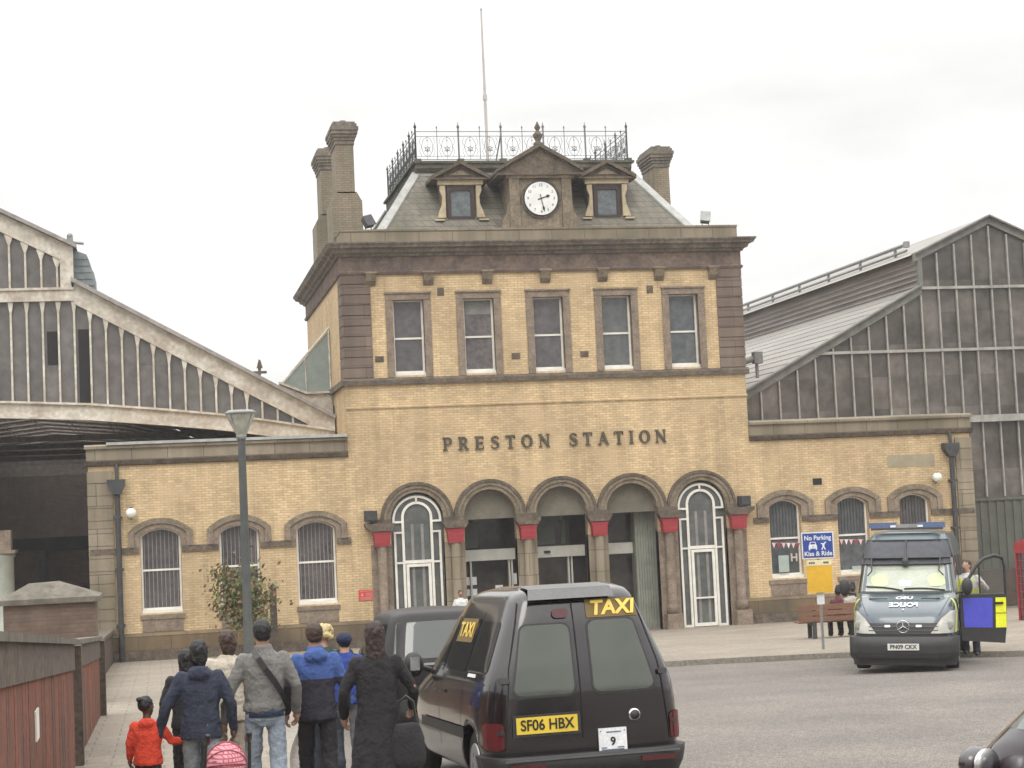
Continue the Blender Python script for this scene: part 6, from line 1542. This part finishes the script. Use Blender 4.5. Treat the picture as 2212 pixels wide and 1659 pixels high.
    mb = MB()
    for s in 'LR': mb.cap(an[s] + Vector((0, -.035, -.045)), .042, an[s] + Vector((0, .15, -.058)), .033)
    remeshed(mb, 'shoes', shoes or M['black'], root, .012)
    # ---- upper garment with sleeves
    if top:
        b = bulk; mb = MB(); hz = hem
        rings = [L((0, 0, hz), .19 * b, .14 * b), L((0, 0, hz + .05), .192 * b, .142 * b)]
        if hz < 1.0: rings.append(L((0, 0, 1.02), .175 * b, .13 * b))
        rings += [L((0, 0, 1.15), .175 * b, .128 * b), L((0, 0, 1.30), .195 * b, .13 * b), L((0, 0, 1.36), .195 * b, .122 * b), L((0, 0, 1.42), .155 * b, .10 * b), L((0, 0, 1.465), .10, .085), L((0, 0, 1.50), .075, .075)]
        if coat:
            rings = [L((0, 0, coat), .30 * b, .27), L((0, 0, .6), .26 * b, .22), L((0, 0, .85), .215 * b, .17), L((0, 0, 1.02), .19 * b, .14)] + rings[-5:]
        mb.loft(rings, 22)
        for s in 'LR':
            e, w_ = A[s]; mb.cap(sh[s] + Vector((0, 0, -.005)), .068 * b, e, .054 * b); mb.cap(e, .054 * b, w_ - (w_ - e).normalized() * .012, .046)
        if collar: mb.loft([L((0, 0, 1.46), .09, .085), L((0, 0, 1.53), .078, .078)], 16)
        if hood: mb.ball(Vector((0, -.09, 1.44 + dz)), (.12, .075, .075), 14, 8)
        remeshed(mb, 'coat' if coat else 'jacket', top, root, vox, .032, .085)
    # ---- hair
    if hair:
        mb = MB()
        if style == 'short': mb.ball(h(0, -.022, .034), (.086 * hs, .098 * hs, .094 * hs), 18, 12); mb.ball(h(0, -.04, -.02), (.075 * hs, .07 * hs, .06 * hs), 14, 8)
        if style in ('long', 'bob'):
            mb.ball(h(0, -.024, .034), (.092 * hs, .104 * hs, .10 * hs), 18, 12)
            z1 = hc.z - hairlen
            mb.loft([(h(0, -.055, -z1), .05, .03), (h(0, -.06, -z1 * .6), .085, .05), (h(0, -.05, 0), .092, .07), (h(0, -.03, .05), .08, .08)], 16)
        if style == 'bun':
            mb.ball(h(0, -.022, .034), (.088 * hs, .100 * hs, .096 * hs), 18, 12); mb.ball(h(0, -.11, .09), (.045, .045, .045), 12, 8)
        if style == 'afro': mb.ball(h(0, -.02, .045), (.115 * hs, .12 * hs, .115 * hs), 18, 12)
        if style == 'scarf':
            mb.ball(h(0, -.012, .02), (.102 * hs, .115 * hs, .115 * hs), 20, 12)
            mb.loft([(Vector((0, -.03, 1.33 + dz)), .21, .14), (Vector((0, -.03, 1.42 + dz)), .165, .125), (Vector((0, -.015, 1.50 + dz)), .105, .10), (Vector((0, 0, 1.60 + dz)), .09, .095)], 20)
        if style == 'curly':
            for q in range(60):
                a = random.random() * 6.28; z = random.uniform(-.05, .10); r = .095 * math.sqrt(max(1 - (z / .13) ** 2, .1))
                p = (r * math.cos(a), min(r * math.sin(a), .045) - .02, z + .01); mb.ball(h(*p), .036, 8, 5)
            mb.ball(h(0, -.022, .034), .09 * hs, 14, 8)
        hh = remeshed(mb, 'headscarf' if style == 'scarf' else 'hair', hair, root, .011, .026 if style != 'short' else .016, .035, 1)
        if style != 'scarf':
            # keep the face clear
            bm = bmesh.new(); bm.from_mesh(hh.data); Ri = R.inverted()
            kill = [v for v in bm.verts if (Ri @ (v.co - hc)).y > .045 * hs and (Ri @ (v.co - hc)).z < .055 * hs]
            bmesh.ops.delete(bm, geom=kill, context='VERTS'); bm.to_mesh(hh.data); bm.free()
    return root
HB = cloth('black_hair', (.012, .010, .010), rough=.6, fs=120); HBR = cloth('brown_hair', (.055, .03, .02), rough=.6); HBL = cloth('blonde_hair', (.55, .44, .22), rough=.7)
def sp(px, depth): return spot(px, depth, HP)
def ang_to(p, extra=0): return extra
# child in red, holding hands
kid = person(sp(308, 15.0), 1.03, -8, 'small child in a bright red coat holding the hand of the woman in navy', 'dark', top=cloth('red_coat_cloth', (.62, .055, .025)), legs=cloth('charcoal_leggings', (.03, .028, .035)), hair=HB, style='bun', child=True, bulk=1.12, headturn=-38,
    arms={'R': ((.33, .06, 1.16), (.56, .05, 1.14)), 'L': ((-.26, .0, 1.15), (-.27, .08, .92))}, hem=.84, vox=.016, hood=True)
# woman in navy jacket
navy = cloth('navy_jacket', (.030, .036, .060), (.018, .022, .040))
person(sp(424, 15.0), 1.51, -4, 'woman in a dark navy jacket and pale jeans leading the child in red', 'dark', top=navy, legs=cloth('pale_jeans', (.24, .27, .29)), hair=HB, style='bob', hairlen=1.50, bulk=1.06, hem=.80, hood=True,
    arms={'L': ((-.33, -.03, 1.12), (-.42, .06, .84)), 'R': ((.30, -.02, 1.14), (.31, .07, .88))})
person(sp(396, 16.4), 1.40, 0, 'person in black mostly hidden beyond the woman in navy', 'dark', top=cloth('black_top', (.018, .017, .020)), legs=cloth('black_trousers', (.016, .016, .018)), hair=HB, style='long', hairlen=1.4, bulk=1.0)
person(sp(484, 17.0), 1.54, 2, 'woman in a loose cream top with dark brown hair behind the man in grey', 'mid', top=cloth('cream_cotton', (.50, .44, .36)), legs=cloth('beige_trousers', (.30, .26, .21)), hair=HBR, style='long', hairlen=1.48, bulk=1.12, hem=.78, headturn=20)
# man in grey sweatshirt with cross-body strap
gm = person(sp(562, 15.2), 1.655, 3, 'man in a grey sweatshirt and pale jeans with a dark strap across his back', 'mid', top=cloth('grey_sweatshirt', (.17, .165, .155), (.135, .13, .125)), legs=cloth('light_blue_jeans', (.26, .30, .36), (.20, .235, .28)), hair=HB, style='short', bulk=1.03, hem=.93, collar=True,
    arms={'L': ((-.31, -.03, 1.14), (-.36, .06, .86)), 'R': ((.29, -.03, 1.15), (.30, .09, .90))})
mb = MB(); pts = [(-.10, -.10, 1.49), (-.06, -.145, 1.42), (.0, -.165, 1.32), (.07, -.165, 1.22), (.14, -.155, 1.10), (.185, -.12, 1.0), (.215, -.05, .95)]
for a, b in zip(pts[:-1], pts[1:]):
    d = Vector((.022, 0, .014)); a = Vector(a); b = Vector(b); q = [a - d, a + d, b + d, b - d]; mb.add(q + [p + Vector((0, .012, 0)) for p in q], [(0, 1, 2, 3), (4, 5, 6, 7), (0, 1, 5, 4), (2, 3, 7, 6), (1, 2, 6, 5), (0, 3, 7, 4)])
mb.build('bag_strap', M['black'], gm)
mb = MB(); mb.loft([((0, 0, .885), .178, .142), ((0, 0, .985), .172, .138)], 24); mb.build('shirt_tail', cloth('denim_shirt', (.045, .065, .12)), gm)
# man in blue and black jacket: yoke blue, lower part black
def two_tone(name, up, low, z):
    m = cloth(name, low); t = m.node_tree; b = t.nodes['Principled BSDF']; s = b.inputs['Base Color'].links[0].from_socket
    tcn = N(t, 'ShaderNodeTexCoord'); se = N(t, 'ShaderNodeSeparateXYZ'); t.links.new(tcn.outputs['Object'], se.inputs[0])
    g = N(t, 'ShaderNodeMath', operation='GREATER_THAN'); g.inputs[1].default_value = z; t.links.new(se.outputs['Z'], g.inputs[0])
    mxn = N(t, 'ShaderNodeMix', data_type='RGBA'); t.links.new(g.outputs[0], mxn.inputs[0]); t.links.new(s, mxn.inputs[6]); mxn.inputs[7].default_value = (*up, 1); t.links.new(mxn.outputs[2], b.inputs['Base Color']); return m
person(sp(674, 15.6), 1.60, 0, 'man in a blue and black jacket and black trousers beside the man in grey', 'mid', top=two_tone('blue_black_jacket', (.045, .085, .25), (.026, .024, .034), 1.22), legs=cloth('black_joggers', (.018, .016, .018)), hair=HBR, style='short', bulk=1.04, hem=.82, collar=True, hood=True)
person(sp(694, 18.2), 1.52, 8, 'woman with pale blonde hair beyond the man in the blue jacket', 'light', top=cloth('green_top', (.06, .10, .09)), legs=cloth('dark_jeans', (.04, .045, .06)), hair=HBL, style='curly', bulk=.95)
bc = person(sp(738, 18.2), 1.44, 0, 'youngster in a blue top and dark cap behind the woman in the long coat', 'light', top=cloth('royal_blue_top', (.03, .06, .28)), legs=cloth('grey_joggers', (.12, .12, .13)), hair=HB, style='short', bulk=1.0)
mb = MB(); mb.ball((0, -.01, 1.665), (.10, .115, .085), 16, 10); mb.box(-.07, .07, .06, .19, 1.655, 1.665); mb.build('cap', cloth('navy_cap', (.02, .025, .07)), bc)
mb = MB(); mb.box(-.09, .02, -.150, -.135, 1.20, 1.24); mb.box(-.03, .02, -.150, -.135, 1.12, 1.20); mb.build('shirt_mark', M['sign_white'], bc)
# woman in long black coat and scarf
blk = cloth('black_wool', (.016, .014, .016), (.010, .009, .011), fine=.2)
wb = person(sp(804, 14.4), 1.60, -3, 'woman with long dark hair in a long black coat beside the taxi', 'mid', top=blk, legs=blk, hair=cloth('dark_auburn_hair', (.035, .018, .016), rough=.6), style='long', hairlen=1.30, coat=.22, bulk=.94,
    arms={'R': ((.33, .02, 1.14), (.33, .20, .97)), 'L': ((-.30, -.02, 1.13), (-.29, .12, .92))}, stride=.08)
bag = empty('shoulder_bag', sp(866, 14.3) + Vector((0, 0, 0)), label='black bag hanging at the right side of the woman in the long coat', cat='bag')
mb = MB(); mb.loft([((0, 0, .42), .12, .07), ((0, 0, .48), .15, .09), ((0, 0, .66), .14, .08), ((0, 0, .78), .10, .05)], 16); remeshed(mb, 'bag_body', cloth('black_bag', (.02, .018, .02)), bag, .014, .015, .1)
mb = MB(); mb.tube([(-.08, 0, .76), (-.06, 0, .95), (.0, 0, 1.0), (.06, 0, .95), (.08, 0, .76)], .012, 6); mb.build('handle', M['black'], bag)
# pushchair with pink hood
pc = empty('pushchair', sp(475, 13.3), (0, 0, rad(2)), label='pushchair with pink patterned hood between the woman in navy and the man in grey', cat='pushchair')
M['pink'] = brick_mat('pink_patterned_cloth', (.66, .30, .33), (.60, .24, .28), (.34, .09, .12), bw=.036, bh=.03, ms=.005, dirt_amt=.0)
mb = MB()
N1, N2 = 10, 14; vs = []
for i in range(N1 + 1):
    a = rad(-10 + 110 * i / N1)
    for j in range(N2 + 1):
        b = math.pi * j / N2; r = 1 + .03 * math.sin(i * math.pi * .9)
        vs.append((.155 * math.cos(b) * r, -.20 * math.sin(b) * math.cos(a) * r * .9 + .05, .60 + .19 * math.sin(b) * math.sin(a) * r))
mb.add(vs, [(i * (N2 + 1) + j, i * (N2 + 1) + j + 1, (i + 1) * (N2 + 1) + j + 1, (i + 1) * (N2 + 1) + j) for i in range(N1) for j in range(N2)], 0, True)
ho = mb.build('hood', M['pink'], pc); sm_ = ho.modifiers.new('s', 'SOLIDIFY'); sm_.thickness = .012; bake(ho)
mb = MB()
for i in (2, 5, 8):
    a = rad(-10 + 110 * i / N1); mb.tube([(.158 * math.cos(math.pi * j / 12), -.205 * math.sin(math.pi * j / 12) * math.cos(a) * .9 + .05, .60 + .196 * math.sin(math.pi * j / 12) * math.sin(a)) for j in range(13)], .006, 5)
mb.build('hood_rib', mat('rose_piping', (.35, .10, .12), .8), ho)
mb = MB()
for s in (-1, 1):
    mb.tube([(s * .17, .35, .08), (s * .17, .0, .45), (s * .16, -.22, .80), (s * .15, -.28, .84)], .014, 8); mb.tube([(s * .18, -.25, .08), (s * .17, .05, .46)], .013, 8)
mb.tube([(-.17, -.2, .3), (.17, -.2, .3)], .012, 8); mb.tube([(-.16, .0, .46), (.16, 0, .46)], .012, 8); mb.build('frame', M['iron'], pc)
mb = MB()
for s in (-1, 1): mb.cap((s * .15, -.26, .83), .026, (s * .15, -.36, .88), .022)
mb.build('handle', M['black'], pc)
mb = MB(); mb.loft([((0, .05, .34), .10, .12), ((0, .05, .44), .14, .16), ((0, -.02, .62), .14, .10)], 16); remeshed(mb, 'seat', cloth('pushchair_seat', (.05, .03, .04)), pc, .016)
for x in (-.18, .18):
    for y in (.36, -.26):
        mb = MB(); mb.tube([(x - .02, y, .08), (x + .02, y, .08)], .08, 16); mb.build('wheel', M['rubber'], pc)
# doorman, bench sitters, officer
person(Vector((9.30, 55.0, HP)), 1.66, 180, 'person in a white shirt standing by the left column of the entrance', 'mid', top=cloth('white_shirt', (.70, .70, .70)), legs=cloth('dark_trousers', (.03, .03, .035)), hair=HBR, style='short', stride=.02, vox=.016)
bp0 = Vector((0, 0, 0))
def on_bench(u): 
    a = rad(-4); return Vector((16.60 + u * math.cos(a) + .05 * math.sin(a), 42.2 + u * math.sin(a) + .02, ground(42.2) + HP - .005))
person(on_bench(.18), 1.62, -4, 'person in a maroon top with dark hair sitting left of centre on the bench', 'dark', top=cloth('maroon_top', (.12, .03, .045)), legs=cloth('black_leggings', (.02, .02, .02)), hair=HB, style='bob', sit=True, vox=.016)
person(on_bench(.52), 1.66, 6, 'person in a pale cardigan with long dark hair on the right half of the bench', 'dark', top=cloth('pale_cardigan', (.46, .42, .38)), legs=cloth('dark_brown_trousers', (.05, .03, .025)), hair=HB, style='long', hairlen=1.45, sit=True, vox=.016, headturn=60,
    arms={'R': ((.26, .12, 1.16), (.12, .24, 1.34))})
ob = empty('handbag', on_bench(-.35) + Vector((0, 0, .44)), label='orange handbag standing at the left end of the bench seat', cat='bag')
mb = MB(); mb.loft([((0, 0, 0), .15, .06), ((0, 0, .12), .16, .075), ((0, 0, .30), .12, .05)], 16); mb.tube([(-.08, 0, .28), (-.07, 0, .45), (0, 0, .5), (.07, 0, .45), (.08, 0, .28)], .01, 5); remeshed(mb, 'bag_body', cloth('orange_leather', (.42, .20, .05), rough=.5), ob, .012)
pof = sp(2089, 33.4)
of = person(pof, 1.80, 150, 'police officer in white shirt and hi-vis vest standing behind the open van door', 'light', top=cloth('white_uniform_shirt', (.66, .66, .66)), legs=cloth('navy_uniform_trousers', (.03, .03, .045)), hair=HBR, style='short', bulk=1.1, stride=.05, headturn=-30, vox=.016,
    arms={'L': ((-.34, .12, 1.22), (-.30, .34, 1.30)), 'R': ((.29, -.02, 1.15), (.30, .10, .92))})
mb = MB(); mb.loft([((0, 0, .98), .21, .155), ((0, 0, 1.2), .205, .152), ((0, 0, 1.40), .185, .14)], 22); mb.build('hi_vis_vest', M['hv'], of)
# ================================================================== thin misty air
mb = MB(); mb.box(-120, 140, -60, 240, -1.2, 30)
hz = mb.build('haze', bpy.data.materials.new('misty_air')); tag(hz, kind='stuff')
m = hz.data.materials[0]; m.use_nodes = True; t = m.node_tree; t.nodes.clear()
o_ = t.nodes.new('ShaderNodeOutputMaterial'); v = t.nodes.new('ShaderNodeVolumePrincipled'); v.inputs['Color'].default_value = (.95, .95, .96, 1); v.inputs['Density'].default_value = .0006; v.inputs['Anisotropy'].default_value = .2
t.links.new(v.outputs[0], o_.inputs['Volume'])
